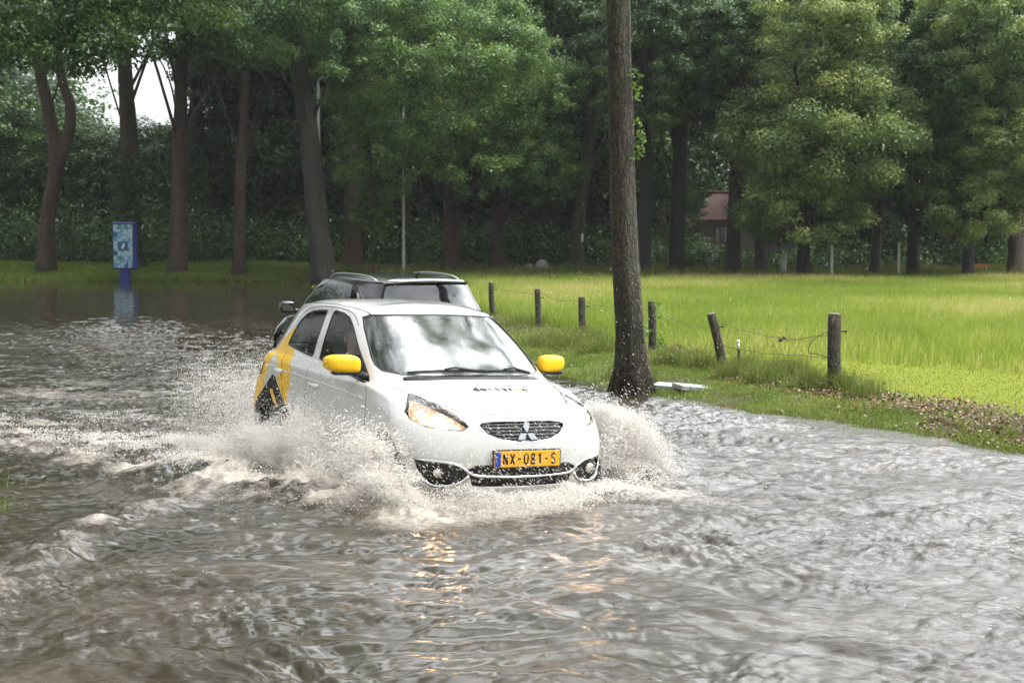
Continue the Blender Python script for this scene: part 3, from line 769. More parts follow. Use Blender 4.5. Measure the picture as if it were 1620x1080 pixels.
def scatter(rng, n, x0, x1, y0, y1, keep):
    X = rng.uniform(x0, x1, n); Y = rng.uniform(y0, y1, n)
    k = keep(X, Y); return np.stack([X[k], Y[k]], 1)
_MB = np.array([(11, 14.5), (8.5, 17), (6.4, 19.7), (4.5, 22.1), (2.8, 24.2), (1.5, 27.2), (-.1, 29.8), (-1.2, 35), (-4, 50), (-7, 61)])[::-1]
def mb_(x): return np.interp(x, _MB[:, 0], _MB[:, 1])
rng = np.random.RandomState(12)
pts = []
for (y0, y1, x1, n_) in ((13, 24, 13, 60000), (24, 34, 17, 110000), (34, 48, 25, 120000), (48, 66, 34, 140000)):
    pts.append(scatter(rng, n_, -9, x1, y0, y1, lambda x, y: (y > mb_(x) + .12 * fbm(x * 2, y * 2, 2, 3)) & (x > xf(y) + .25) & (x < .52 * y)))
XY = np.concatenate(pts)
fade = XY[:, 1] / 24
patch = fbm(XY[:, 0] * .22, XY[:, 1] * .12, 3, 90)
blades("meadow_grass", "tall yellow-green meadow grass filling the field behind the fence", 1, XY, .20 + .10 * sstep(0, 3, XY[:, 1] - mb_(XY[:, 0])) + .05 * patch, .010 + .0055 * fade, GR_MEADOW, .4, tint=patch * .75 + .25 * fbm(XY[:, 0] * 1.1, XY[:, 1] * .6, 3, 93))
XY = scatter(rng, 150000, -2, 10.5, 12, 33, lambda x, y: (y < mb_(x) + .1) & (x > xf(y) + .15 + .3 * (fbm(x * 3, y * 3, 2, 8))) & (bank(x, y) > .3) & (x < .42 * y))
blades("mown_grass", "short mown strip of light green grass between fence and meadow", 2, XY, .028, .007, GR_MOWN, .9, tint=.3 * fbm(XY[:, 0] * 1.2, XY[:, 1] * .5, 3, 91))
XY = scatter(rng, 190000, -9, 9.5, 10, 64, lambda x, y: (bank(x, y) > -.55 + .25 * fbm(x * 1.1, y * 1.1, 3, 95)) & (x < xf(y) + .45) & (rng.rand(len(x)) < np.clip(.72 + 1.5 * fbm(x * 1.4, y * 1.4, 4, 33) + .25 * bank(x, y), 0, 1)) & (gz(x, y) > -.015))
blades("verge_grass", "ragged wet verge grass between the flood and the fence", 3, XY, .075 + .03 * fbm(XY[:, 0] * 2, XY[:, 1] * 2, 2, 4), .008 + .0004 * XY[:, 1], GR_VERGE, .7, tint=.3 * fbm(XY[:, 0] * 1.7, XY[:, 1] * 1.7, 3, 96))
XY = scatter(rng, 420000, -1.5, 7.5, 12, 29, lambda x, y: (bank(x, y) > -.25 + .45 * fbm(x * 1.3, y * 1.3, 3, 95)) & (x < xf(y) - .22 + .3 * fbm(x * 2, y * 2, 2, 41)) & (rng.rand(len(x)) < np.clip(.8 + 1.8 * fbm(x * 1.6, y * 1.6, 4, 33), .05, 1)) & (gz(x, y) > -.02))
blades("verge_grass", "dense wet grass fringe along the water's edge by the near trunk", 13, XY, .055 + .03 * fbm(XY[:, 0] * 2, XY[:, 1] * 2, 2, 4), .009, GR_VERGE, .9, tint=.35 * fbm(XY[:, 0] * 1.7, XY[:, 1] * 1.7, 3, 96))
# tussocks along the fence
tus = []
for (u, v, rx, n_) in [(1240, 600, .34, 1500), (1205, 610, .2, 500), (1285, 618, .22, 500), (1160, 600, .22, 500), (1110, 585, .25, 450), (1060, 580, .25, 600), (1340, 622, .16, 350), (1370, 632, .2, 300), (1020, 600, .18, 260), (950, 560, .35, 800), (900, 548, .4, 800), (860, 540, .4, 700), (985, 590, .2, 300), (925, 540, .3, 500), (820, 515, .6, 700), (1180, 585, .2, 300)]:
    d = 4400 / (v - 375); x = (u - 810) / 2500 * d
    tus.append(np.stack([x + rx * .5 * rng.normal(size=n_), d + rx * .6 * rng.normal(size=n_)], 1))
XY = np.concatenate(tus)
blades("grass_tussocks", "long arching tussocks of grass along the foot of the fence", 4, XY, .25, .008, GR_VERGE, .75, tint=.05)
# far banks
XY = scatter(rng, 90000, -30, -4, 66.2, 74, lambda x, y: (bank(x, y) > -.1))
blades("bank_grass", "green weedy grass on the far bank below the wood", 5, XY, .22 + .10 * fbm(XY[:, 0] * .5, XY[:, 1] * .5, 3, 6), .028, GR_WEED, .5, tint=.3 * fbm(XY[:, 0] * .4, XY[:, 1] * .8, 3, 97))
XY = scatter(rng, 60000, -9, 30, 58, 70, lambda x, y: (y > 60.5 + 1.5 * fbm(x * .3, 0 * y, 2, 4) + .1 * np.clip(3 - x, 0, 20)) & (x > xf(y) - 2.2))
blades("rough_grass", "rough seeding grass and weeds along the foot of the far trees", 6, XY, .42 + .25 * fbm(XY[:, 0] * .5, XY[:, 1] * .5, 3, 7), .03, mk_grass("rough_blades", (.05, .08, .02), (.12, .16, .035), (.30, .21, .11)), .5, tint=.4 * fbm(XY[:, 0] * .4, XY[:, 1] * .8, 3, 98))
# drowned tufts on the left verge
tus = []
for (u, v, rx, n_) in [(8, 712, .14, 420), (14, 806, .12, 420), (42, 770, .08, 220), (330, 910, .07, 40), (5, 690, .12, 220), (-20, 760, .2, 500), (70, 742, .05, 60)]:
    d = 4675 / (v - 375); x = (u - 810) / 2500 * d
    tus.append(np.stack([x + rx * rng.normal(size=n_), d + rx * rng.normal(size=n_)], 1))
XY = np.concatenate(tus)
blades("drowned_grass", "bright tufts of drowned grass poking out of the water by the left edge", 7, XY, .15, .008, GR_WEED, .5)
# fallen leaves
def leaf_litter():
    rng = np.random.RandomState(8)
    A = []
    for (x0, x1, y0, y1, n_) in ((3.4, 8, 13.4, 17.8, 2200), (2.2, 4.4, 17.2, 21, 900), (1.2, 3, 19.5, 25, 500), (-.5, 1.4, 24, 31, 300)):
        P = scatter(rng, n_ * 4, x0, x1, y0, y1, lambda x, y: (np.abs(x - xf(y) + .02) < .55 + .3 * rng.rand(len(x))) & (fbm(x * 1.3, y * 1.3, 4, 31) > -.12))
        A.append(P[:n_])
    XY = np.concatenate(A); N = len(XY)
    z = gz(XY[:, 0], XY[:, 1]) + .015 + .05 * rng.rand(N)
    P = np.stack([XY[:, 0], XY[:, 1], z], 1)
    nrm = rng.normal(size=(N, 3)) * .55 + np.array([0, 0, 1]); nrm /= np.linalg.norm(nrm, axis=1, keepdims=True)
    t = rng.normal(size=(N, 3)); t -= nrm * (t * nrm).sum(1, keepdims=True); t /= np.linalg.norm(t, axis=1, keepdims=True)
    bt = np.cross(nrm, t); L = rng.uniform(.022, .055, N)[:, None]
    V = np.stack([P, P + t * L * .5 + bt * L * .35 + nrm * L * .12, P + t * L, P + t * L * .5 - bt * L * .35 + nrm * L * .1], 1).reshape(-1, 3)
    m = mk_leaf("dead_leaves", (.06, .03, .015), (.17, .08, .04), (.36, .22, .13), .1, .5)
    tag(meshobj("leaf_litter", V, np.arange(N * 4).reshape(N, 4), m, None, False, {'tint': np.repeat(rng.rand(N), 4)}), "brown fallen leaves lying along the fence line", "fallen leaves", kind="stuff")
leaf_litter()
# ================================================================ cars
def crom(P, n, closed):
    """Catmull-Rom along axis 0 of an array, n samples for each span"""
    k = len(P)
    if closed: Q = np.concatenate([P[-1:], P, P[:2]])
    else: Q = np.concatenate([2 * P[:1] - P[1:2], P, 2 * P[-1:] - P[-2:-1]])
    out = []
    for i in range(k if closed else k - 1):
        for j in range(n):
            f = j / n
            p0, p1, p2, p3 = Q[i], Q[i + 1], Q[i + 2], Q[i + 3]
            out.append(0.5 * (2 * p1 + (p2 - p0) * f + (2 * p0 - 5 * p1 + 4 * p2 - p3) * f * f + (3 * p1 - p0 - 3 * p2 + p3) * f ** 3))
    if not closed: out.append(P[-1])
    return np.array(out)

def shell_bm(cage, nu=7, nv=7):
    """closed car body from a cage of rings, each 11 points from the middle of the nose round the left side to the middle of the tail"""
    A = np.array(cage, float)                               # levels x 11 x 3
    mir = A[:, 1:-1][:, ::-1] * np.array([1, -1, 1])
    A = np.concatenate([A, mir], 1)                         # levels x 20 x 3
    B = crom(A, nv, False)
    B = np.moveaxis(crom(np.moveaxis(B, 1, 0), nu, True), 0, 1)
    L, U = B.shape[:2]
    bm = bmesh.new()
    vs = [[bm.verts.new(B[i, j]) for j in range(U)] for i in range(L - 1)]
    # last ring: the middle line of the roof, both halves share it
    top = {}
    for j in range(U):
        jj = j if j <= U // 2 else U - j
        if jj not in top: top[jj] = bm.verts.new(B[L - 1, jj] * np.array([1, 0, 1]))
    vs.append([top[j if j <= U // 2 else U - j] for j in range(U)])
    for i in range(L - 1):
        for j in range(U):
            q = [vs[i][j], vs[i][(j + 1) % U], vs[i + 1][(j + 1) % U], vs[i + 1][j]]
            q = [v for k, v in enumerate(q) if v not in q[:k]]
            if len(q) > 2:
                try: bm.faces.new(q)
                except ValueError: pass
    bm.faces.new([vs[0][j] for j in range(U)][::-1])
    bmesh.ops.recalc_face_normals(bm, faces=bm.faces)
    bm.normal_update()
    return bm

AX = {'x': (1, 2), 'y': (0, 2), 'z': (0, 1)}
def ccw(poly):
    a = sum(poly[i][0] * poly[(i + 1) % len(poly)][1] - poly[(i + 1) % len(poly)][0] * poly[i][1] for i in range(len(poly)))
    return list(poly) if a > 0 else list(poly)[::-1]
def cut(bm, poly, axis, pick):
    """cut a convex outline, seen along an axis, into the faces that pick(face) accepts; returns the faces inside it"""
    p, q = AX[axis]
    poly = ccw(poly)
    lo = [min(c[k] for c in poly) for k in (0, 1)]; hi = [max(c[k] for c in poly) for k in (0, 1)]
    work = []
    for f in bm.faces:
        if not pick(f): continue
        a = [v.co[p] for v in f.verts]; b = [v.co[q] for v in f.verts]
        if max(a) >= lo[0] and min(a) <= hi[0] and max(b) >= lo[1] and min(b) <= hi[1]: work.append(f)
    for i in range(len(poly)):
        a, b = poly[i], poly[(i + 1) % len(poly)]
        dx, dy = b[0] - a[0], b[1] - a[1]
        ln = math.hypot(dx, dy)
        if ln < 1e-6: continue
        no = Vector((0, 0, 0)); no[p], no[q] = dy / ln, -dx / ln      # outward
        co = Vector((0, 0, 0)); co[p], co[q] = a
        geom = set(work)
        for f in work: geom.update(f.edges); geom.update(f.verts)
        res = bmesh.ops.bisect_plane(bm, geom=list(geom), plane_co=co, plane_no=no, dist=1e-5)
        fs = {g for g in res['geom'] if isinstance(g, bmesh.types.BMFace)} | {f for f in work if f.is_valid}
        work = [f for f in fs if f.is_valid and (f.calc_center_median() - co).dot(no) < 0]
    return work
def curve2(pts, n=4, closed=True):
    P = crom(np.array(pts, float), n, closed)
    return [tuple(p) for p in P]
def take(bm, faces, name, mat, parent, push=0.0, thick=0.0, delete=True, smooth=True):
    """lift faces out of the body as a part of their own"""
    faces = list(faces)
    vid, V, F, Nn = {}, [], [], []
    for f in faces:
        idx = []
        for v in f.verts:
            if v.index not in vid or True:
                key = v
                if key not in vid:
                    vid[key] = len(V); V.append(v.co + v.normal * push); Nn.append(v.normal.copy())
            idx.append(vid[v])
        F.append(idx)
    if thick:
        n0 = len(V)
        ec = {}
        for f in F:
            for a, b in zip(f, f[1:] + f[:1]): ec[(a, b)] = 1
        rim = [(a, b) for (a, b) in ec if (b, a) not in ec]
        V += [v - nn * thick for v, nn in zip(V, Nn)]
        F += [[i + n0 for i in f][::-1] for f in F]
        F += [[b, a, a + n0, b + n0] for a, b in rim]
    o = meshobj(name, V, F, mat, parent, smooth)
    if delete: bmesh.ops.delete(bm, geom=faces, context='FACES')
    return o
def finish(bm, name, mats, parent, thick=0.0):
    me = bpy.data.meshes.new(name)
    bm.to_mesh(me)
    for mm in mats: me.materials.append(mm)
    me.polygons.foreach_set("use_smooth", np.ones(len(me.polygons), bool))
    o = bpy.data.objects.new(name, me); COL.objects.link(o); o.parent = parent
    if thick:
        s = o.modifiers.new("shell", 'SOLIDIFY'); s.thickness = thick; s.offset = -1
    return o

PAINT_WHITE = simple("white_car_paint", (.57, .57, .548), .28, spec=.5, coat=1.0)
m, n, l, b, o = PAINT_WHITE, PAINT_WHITE.node_tree.nodes, PAINT_WHITE.node_tree.links, PAINT_WHITE.node_tree.nodes['Principled BSDF'], None
t_ = nd(n, 'ShaderNodeTexCoord'); sx = nd(n, 'ShaderNodeSeparateXYZ'); l.new(t_.outputs['Object'], sx.inputs[0])          # road dirt splashed up the lower body
z_ = nd(n, 'ShaderNodeTexNoise', {'Scale': 9.0, 'Detail': 9.0, 'Roughness': .72}); l.new(t_.outputs['Object'], z_.inputs['Vector'])
r_ = nd(n, 'ShaderNodeMapRange', {'From Min': .85, 'From Max': .15, 'To Min': -.22, 'To Max': .30}); l.new(sx.outputs['Z'], r_.inputs[0])
a_ = nd(n, 'ShaderNodeMath', operation='ADD'); l.new(r_.outputs[0], a_.inputs[0]); l.new(z_.outputs[0], a_.inputs[1])
q_ = nd(n, 'ShaderNodeMapRange', {'From Min': .52, 'From Max': .85, 'To Max': .55}); l.new(a_.outputs[0], q_.inputs[0])
x_ = nd(n, 'ShaderNodeMix', data_type='RGBA'); l.new(q_.outputs[0], x_.inputs[0]); x_.inputs[6].default_value = (.57, .57, .548, 1); x_.inputs[7].default_value = (.36, .31, .25, 1); l.new(x_.outputs[2], b.inputs['Base Color'])
v_ = nd(n, 'ShaderNodeTexVoronoi', {'Scale': 95.0}); l.new(t_.outputs['Object'], v_.inputs['Vector'])
k_ = nd(n, 'ShaderNodeMapRange', {'From Min': .0, 'From Max': .32, 'To Min': 1.0, 'To Max': 0.0}); l.new(v_.outputs['Distance'], k_.inputs[0])
p_ = nd(n, 'ShaderNodeBump', {'Strength': .35, 'Distance': .003}); l.new(k_.outputs[0], p_.inputs['Height']); l.new(p_.outputs[0], b.inputs['Coat Normal'])
PAINT_YELLOW = simple("yellow_car_paint", (.78, .46, .006), .40, spec=.3, coat=.12)
PAINT_BLACK = simple("black_car_paint", (.006, .006, .008), .22, coat=1.0)
DECAL_BLACK = simple("black_film", (.012, .012, .013), .6, spec=.15)
TRIM = simple("black_trim", (.012, .012, .013), .45)
RUBBER = simple("tyre_rubber", (.018, .018, .018), .75)
CHROME = simple("chrome", (.75, .76, .78), .12, metal=1.0)
ALLOY = simple("alloy_rim", (.42, .43, .44), .3, metal=1.0)
SILVER = simple("silver_rail", (.62, .63, .64), .28, metal=1.0)
CLOTH = simple("seat_cloth", (.03, .03, .033), .9)
CABIN = simple("cabin_lining", (.16, .16, .15), .85)
SEAM = simple("panel_gap", (.035, .035, .035), .8)
m, n, l, b, o = newmat("car_glass"); GLASS = m
b.inputs['Base Color'].default_value = (.62, .70, .68, 1)
b.inputs['Transmission Weight'].default_value = 1.0; b.inputs['Roughness'].default_value = .01; b.inputs['IOR'].default_value = 1.45
gt = nd(n, 'ShaderNodeBsdfTransparent', {0: (.84, .89, .87, 1)}); gg = nd(n, 'ShaderNodeBsdfGlossy', {1: .015}); fz = nd(n, 'ShaderNodeFresnel', {0: 1.27})
gm = nd(n, 'ShaderNodeMixShader'); l.new(fz.outputs[0], gm.inputs[0]); l.new(gt.outputs[0], gm.inputs[1]); l.new(gg.outputs[0], gm.inputs[2]); l.new(gm.outputs[0], o.inputs[0])
m, n, l, b, o = newmat("windscreen_glass"); SCREEN = m            # raked glass with water running over it: a strong mirror of the sky
gt = nd(n, 'ShaderNodeBsdfTransparent', {0: (.42, .48, .46, 1)}); gg = nd(n, 'ShaderNodeBsdfGlossy', {1: .012}); fz = nd(n, 'ShaderNodeFresnel', {0: 3.2})
zz = nd(n, 'ShaderNodeTexNoise', {'Scale': 14.0, 'Detail': 6.0, 'Roughness': .7}); tz = nd(n, 'ShaderNodeTexCoord'); l.new(tz.outputs['Object'], zz.inputs['Vector'])
bz = nd(n, 'ShaderNodeBump', {'Strength': .07, 'Distance': .01}); l.new(zz.outputs[0], bz.inputs['Height']); l.new(bz.outputs[0], gg.inputs['Normal'])
gm = nd(n, 'ShaderNodeMixShader'); l.new(fz.outputs[0], gm.inputs[0]); l.new(gt.outputs[0], gm.inputs[1]); l.new(gg.outputs[0], gm.inputs[2]); l.new(gm.outputs[0], o.inputs[0])
m, n, l, b, o = newmat("dark_glass"); GLASS_DARK = m
b.inputs['Base Color'].default_value = (.008, .011, .011, 1); b.inputs['Roughness'].default_value = .03; b.inputs['IOR'].default_value = 1.6; b.inputs['Coat Weight'].default_value = .5
m, n, l, b, o = newmat("clear_lens"); LENS = m
gt = nd(n, 'ShaderNodeBsdfTransparent', {0: (.95, .95, .95, 1)}); gg = nd(n, 'ShaderNodeBsdfGlossy', {1: .02}); fz = nd(n, 'ShaderNodeFresnel', {0: 1.5})
gm = nd(n, 'ShaderNodeMixShader'); l.new(fz.outputs[0], gm.inputs[0]); l.new(gt.outputs[0], gm.inputs[1]); l.new(gg.outputs[0], gm.inputs[2]); l.new(gm.outputs[0], o.inputs[0])
m, n, l, b, o = newmat("tailgate_glass"); TAILGLASS = m
b.inputs['Base Color'].default_value = (.010, .013, .014, 1); b.inputs['Roughness'].default_value = .04; b.inputs['IOR'].default_value = 2.6
RED_LENS = simple("red_lens", (.16, .006, .008), .15, coat=1)
def glow(name, c, s):
    m, n, l, b, o = newmat(name)
    b.inputs['Base Color'].default_value = col(c); b.inputs['Emission Color'].default_value = col(c); b.inputs['Emission Strength'].default_value = s
    return m
LAMP_ON = glow("headlamp_filament", (1.0, .60, .28), 26.0)
REFLECT = simple("lamp_reflector", (.80, .74, .68), .18, metal=1.0)
m, n, l, b, o = newmat("lamp_bowl"); LAMP_BOWL = m            # faceted reflector bowl round the burning bulb, its lit look added as emission
b.inputs['Base Color'].default_value = (.62, .52, .42, 1); b.inputs['Roughness'].default_value = .32; b.inputs['Metallic'].default_value = .55
b.inputs['Emission Color'].default_value = (1.0, .62, .34, 1); b.inputs['Emission Strength'].default_value = .30
t_ = nd(n, 'ShaderNodeTexCoord'); mp_ = nd(n, 'ShaderNodeMapping'); mp_.inputs['Scale'].default_value = (1, 1, .45); l.new(t_.outputs['Object'], mp_.inputs[0])
v_ = nd(n, 'ShaderNodeTexVoronoi', {'Scale': 30.0}); l.new(mp_.outputs[0], v_.inputs['Vector'])
p_ = nd(n, 'ShaderNodeBump', {'Strength': .9, 'Distance': .02}); l.new(v_.outputs['Distance'], p_.inputs['Height']); l.new(p_.outputs[0], b.inputs['Normal'])

def wheel(parent, x, y, r, w, spokes=9, rim=ALLOY):
    """tyre with rim as its sub-part, axis across the car"""
    s = 1 if y > 0 else -1
    V, F, seg = [], [], 40
    prof = [(.62, -.5), (.80, -.52), (.94, -.46), (1.0, -.30), (1.0, .30), (.94, .46), (.80, .52), (.62, .5)]
    for i in range(seg):
        a = 2 * math.pi * i / seg
        for q, t in prof: V.append((r * q * math.cos(a), t * w, r * q * math.sin(a)))
    k = len(prof)
    for i in range(seg):
        for j in range(k):
            F.append((i * k + j, ((i + 1) % seg) * k + j, ((i + 1) % seg) * k + (j + 1) % k, i * k + (j + 1) % k))
    t = meshobj("wheel", V, F, RUBBER, parent); t.location = (x, y, r)
    mb = MB()
    mb.tube([(0, s * w * .05, 0), (0, s * w * .46, 0)], r * .17, 16)
    for i in range(spokes):
        a = 2 * math.pi * i / spokes
        d = Vector((math.cos(a), 0, math.sin(a)))
        mb.tube([d * r * .12 + Vector((0, s * w * .40, 0)), d * r * .40 + Vector((0, s * w * .45, 0)), d * r * .64 + Vector((0, s * w * .40, 0))], [.030, .022, .026], 6)
    rg = [(r * .64 * math.cos(a), s * w * .43, r * .64 * math.sin(a)) for a in np.linspace(0, 2 * math.pi, 41)]
    mb.tube(rg, .020, 6)
    mb.tube([(0, -s * w * .1, 0), (0, -s * w * .05, 0)], r * .60, 24)
    rm = mb.build("rim", rim, t, True)
    return t

def seat(parent, x, y, z=.52, h=.62):
    mb = MB()
    mb.bbox((x, y, z), (.50, .50, .16), .06, seg=3)
    mb.bbox((x - .30, y, z + .36), (.15, .48, h), .06, seg=3, tilt=(-.30, 'Y'))
    mb.bbox((x - .41, y, z + .80), (.09, .27, .20), .04, seg=3, tilt=(-.2, 'Y'))
    return mb.build("seat", CLOTH, parent, True)

def char_strokes(mb, text, fn, h, wd, gap, th, thick, m=0):
    """letters from round-ended strokes; fn(a, b, d) turns letter space (a along, b up, d out) into a place"""
    G = {'d': [('a', .45, .30, .30, 0, 360), ('l', .78, 0, .78, 1.0)], 'a': [('a', .45, .30, .30, 0, 360), ('l', .78, 0, .78, .62)],
         'i': [('l', .4, 0, .4, .6), ('l', .4, .82, .4, .9)], 's': [('p', [(.75, .52), (.5, .62), (.22, .52), (.3, .36), (.66, .26), (.76, .12), (.5, 0), (.2, .08)])],
         'y': [('l', .15, .6, .45, .05), ('l', .8, .6, .32, -.35)], 'c': [('a', .5, .30, .30, 45, 315)], 'o': [('a', .5, .30, .30, 0, 360)],
         'n': [('l', .2, 0, .2, .62), ('p', [(.2, .40), (.35, .60), (.6, .60), (.74, .42), (.74, 0)])],
         'N': [('l', .12, 0, .12, 1), ('l', .12, 1, .85, 0), ('l', .85, 0, .85, 1)], 'X': [('l', .1, 0, .9, 1), ('l', .1, 1, .9, 0)], 'S': [('p', [(.82, .82), (.6, 1), (.3, .98), (.14, .8), (.24, .58), (.7, .44), (.86, .22), (.7, .02), (.35, 0), (.12, .16)])],
         '0': [('p', [(.5, 0), (.15, .2), (.12, .5), (.15, .8), (.5, 1), (.85, .8), (.88, .5), (.85, .2), (.5, 0)])],
         '8': [('p', [(.5, .52), (.2, .66), (.22, .92), (.5, 1), (.78, .92), (.8, .66), (.5, .52), (.14, .34), (.18, .06), (.5, 0), (.82, .06), (.86, .34), (.5, .52)])],
         '1': [('l', .55, 0, .55, 1), ('l', .55, 1, .25, .78)], '-': [('l', .2, .5, .8, .5)]}
    a0 = 0
    for ch in text:
        for g in G.get(ch, []):
            if g[0] == 'l': P = [(g[1], g[2]), (g[3], g[4])]
            elif g[0] == 'a': P = [(g[1] + g[3] * 1.05 * math.cos(R(t)), g[2] + g[3] * math.sin(R(t))) for t in np.linspace(g[4], g[5], 15)]
            else: P = g[1]
            P = [(a0 + x * wd, y * h) for x, y in P]
            L_, R_ = [], []
            for i, p in enumerate(P):
                q0, q1 = P[max(0, i - 1)], P[min(len(P) - 1, i + 1)]
                dx, dy = q1[0] - q0[0], q1[1] - q0[1]
                if abs(dx) + abs(dy) < 1e-9: dx, dy = P[1][0] - P[0][0], P[1][1] - P[0][1]
                ln = math.hypot(dx, dy)
                nx, ny = -dy / ln * th / 2, dx / ln * th / 2
                L_.append((p[0] + nx, p[1] + ny)); R_.append((p[0] - nx, p[1] - ny))
            k = len(P)
            V = [fn(a, b, thick) for a, b in L_ + R_] + [fn(a, b, 0) for a, b in L_ + R_]
            F = [(i, i + 1, k + i + 1, k + i) for i in range(k - 1)] + [(i, i + 1, 2 * k + i + 1, 2 * k + i) for i in range(k - 1)] + [(k + i, k + i + 1, 3 * k + i + 1, 3 * k + i) for i in range(k - 1)]
            mb.add(V, F, m)
        a0 += wd + gap
    return mb

# ---------------------------------------------------------------- the white hatchback
def ring(fn): return [fn(k) for k in range(11)]
WHITE_CAGE = [
 # under-body
 [(1.62, 0, .17), (1.60, .30, .17), (1.53, .52, .17), (1.40, .64, .17), (1.1, .66, .17), (.6, .66, .17), (-.2, .66, .17), (-1, .66, .18), (-1.5, .60, .22), (-1.62, .36, .24), (-1.65, 0, .24)],
 [(1.79, 0, .20), (1.75, .36, .20), (1.64, .63, .20), (1.46, .755, .20), (1.18, .785, .20), (.6, .785, .20), (-.2, .785, .20), (-1, .785, .21), (-1.60, .72, .25), (-1.78, .44, .27), (-1.81, 0, .27)],
 [(1.835, 0, .27), (1.79, .38, .27), (1.675, .655, .27), (1.485, .785, .27), (1.2, .81, .27), (.6, .80, .27), (-.2, .80, .27), (-1, .805, .28), (-1.66, .755, .32), (-1.84, .46, .34), (-1.87, 0, .34)],
 [(1.862, 0, .38), (1.815, .39, .38), (1.695, .665, .38), (1.50, .80, .38), (1.21, .822, .38), (.6, .80, .38), (-.2, .805, .39), (-1, .82, .40), (-1.685, .775, .44), (-1.88, .47, .45), (-1.905, 0, .45)],
 [(1.870, 0, .50), (1.822, .39, .50), (1.70, .665, .50), (1.50, .805, .505), (1.21, .828, .51), (.6, .815, .52), (-.2, .82, .53), (-1, .83, .54), (-1.685, .775, .57), (-1.88, .46, .58), (-1.905, 0, .58)],
 [(1.858, 0, .60), (1.808, .385, .60), (1.685, .655, .60), (1.485, .80, .61), (1.20, .826, .63), (.6, .822, .645), (-.2, .828, .66), (-1, .832, .68), (-1.665, .765, .70), (-1.86, .455, .70), (-1.885, 0, .70)],
 [(1.825, 0, .695), (1.772, .38, .695), (1.645, .64, .69), (1.44, .785, .70), (1.17, .818, .745), (.6, .815, .775), (-.2, .822, .80), (-1, .825, .82), (-1.64, .745, .84), (-1.83, .445, .84), (-1.855, 0, .84)],
 [(1.775, 0, .755), (1.718, .365, .752), (1.588, .615, .745), (1.375, .76, .765), (1.11, .797, .825), (.6, .803, .875), (-.2, .81, .905), (-1, .808, .93), (-1.615, .72, .945), (-1.79, .43, .945), (-1.815, 0, .945)],
 [(1.66, 0, .815), (1.60, .345, .812), (1.48, .58, .80), (1.28, .725, .82), (1.03, .77, .872), (.58, .785, .912), (-.2, .792, .945), (-1, .788, .975), (-1.595, .695, .99), (-1.755, .42, .99), (-1.78, 0, .99)],
 [(1.40, 0, .895), (1.35, .325, .890), (1.25, .545, .875), (1.10, .69, .872), (.90, .738, .905), (.55, .752, .935), (-.2, .765, .968), (-1, .762, 1.0), (-1.575, .672, 1.015), (-1.725, .41, 1.015), (-1.75, 0, 1.015)],
 [(1.06, 0, .975), (1.03, .30, .97), (.965, .51, .955), (.85, .645, .945), (.74, .70, .945), (.50, .722, .965), (-.2, .742, .995), (-1, .738, 1.03), (-1.55, .648, 1.045), (-1.69, .395, 1.045), (-1.715, 0, 1.045)],
 [(.68, 0, 1.215), (.66, .285, 1.21), (.61, .475, 1.19), (.53, .592, 1.175), (.42, .648, 1.175), (.25, .672, 1.18), (-.3, .69, 1.20), (-1.0, .675, 1.22), (-1.48, .58, 1.23), (-1.61, .345, 1.235), (-1.635, 0, 1.235)],
 [(.32, 0, 1.415), (.305, .265, 1.412), (.265, .43, 1.40), (.19, .53, 1.385), (.06, .578, 1.392), (-.12, .597, 1.405), (-.45, .61, 1.42), (-1.0, .59, 1.412), (-1.41, .50, 1.395), (-1.53, .29, 1.405), (-1.555, 0, 1.405)],
 [(.245, 0, 1.452), (.23, .25, 1.449), (.19, .39, 1.438), (.11, .48, 1.428), (-.01, .52, 1.436), (-.17, .535, 1.447), (-.47, .545, 1.46), (-.98, .53, 1.452), (-1.35, .44, 1.434), (-1.48, .26, 1.440), (-1.505, 0, 1.440)],
 [(.10, 0, 1.483), (.085, .2, 1.481), (.05, .30, 1.474), (-.02, .37, 1.468), (-.12, .39, 1.474), (-.25, .40, 1.483), (-.5, .41, 1.492), (-.93, .39, 1.484), (-1.22, .32, 1.464), (-1.33, .18, 1.464), (-1.355, 0, 1.464)],
 [(-.12, 0, 1.497), (-.13, .0, 1.497), (-.16, .0, 1.498), (-.20, .0, 1.499), (-.26, 0, 1.501), (-.36, .0, 1.503), (-.55, .0, 1.504), (-.85, .0, 1.498), (-1.05, 0, 1.489), (-1.13, .0, 1.484), (-1.16, 0, 1.482)]]

def _tail(c):
    out = []
    for li, r in enumerate(c):
        q = []
        for k, (x, y, z) in enumerate(r):
            if k >= 8 and li < 11: x -= .055 if li > 1 else .03
            if k == 8 and li < 9: y = min(y + .022, .805)
            if k == 9 and li < 11: y += .04
            q.append((x, y, z))
        out.append(q)
    return out
WHITE_CAGE = _tail(WHITE_CAGE)
def _wide(c):
    """the cabin a little broader at the windscreen pillars"""
    out = [list(r) for r in c]
    for li, add in ((8, .02), (9, .035), (10, .045), (11, .038), (12, .024), (13, .02)):
        for k, f in ((1, .35), (2, .8), (3, 1), (4, .8), (5, .45)):
            x, y, z = out[li][k]; out[li][k] = (x, y + add * f, z)
    return out
WHITE_CAGE = _wide(WHITE_CAGE)
def side_of(s, z0=-9, z1=9):
    return lambda f: f.normal.y * s > .30 and z0 < f.calc_center_median().z < z1
def front_of(z0, z1, nx=.05):
    return lambda f: f.normal.x > nx and z0 < f.calc_center_median().z < z1
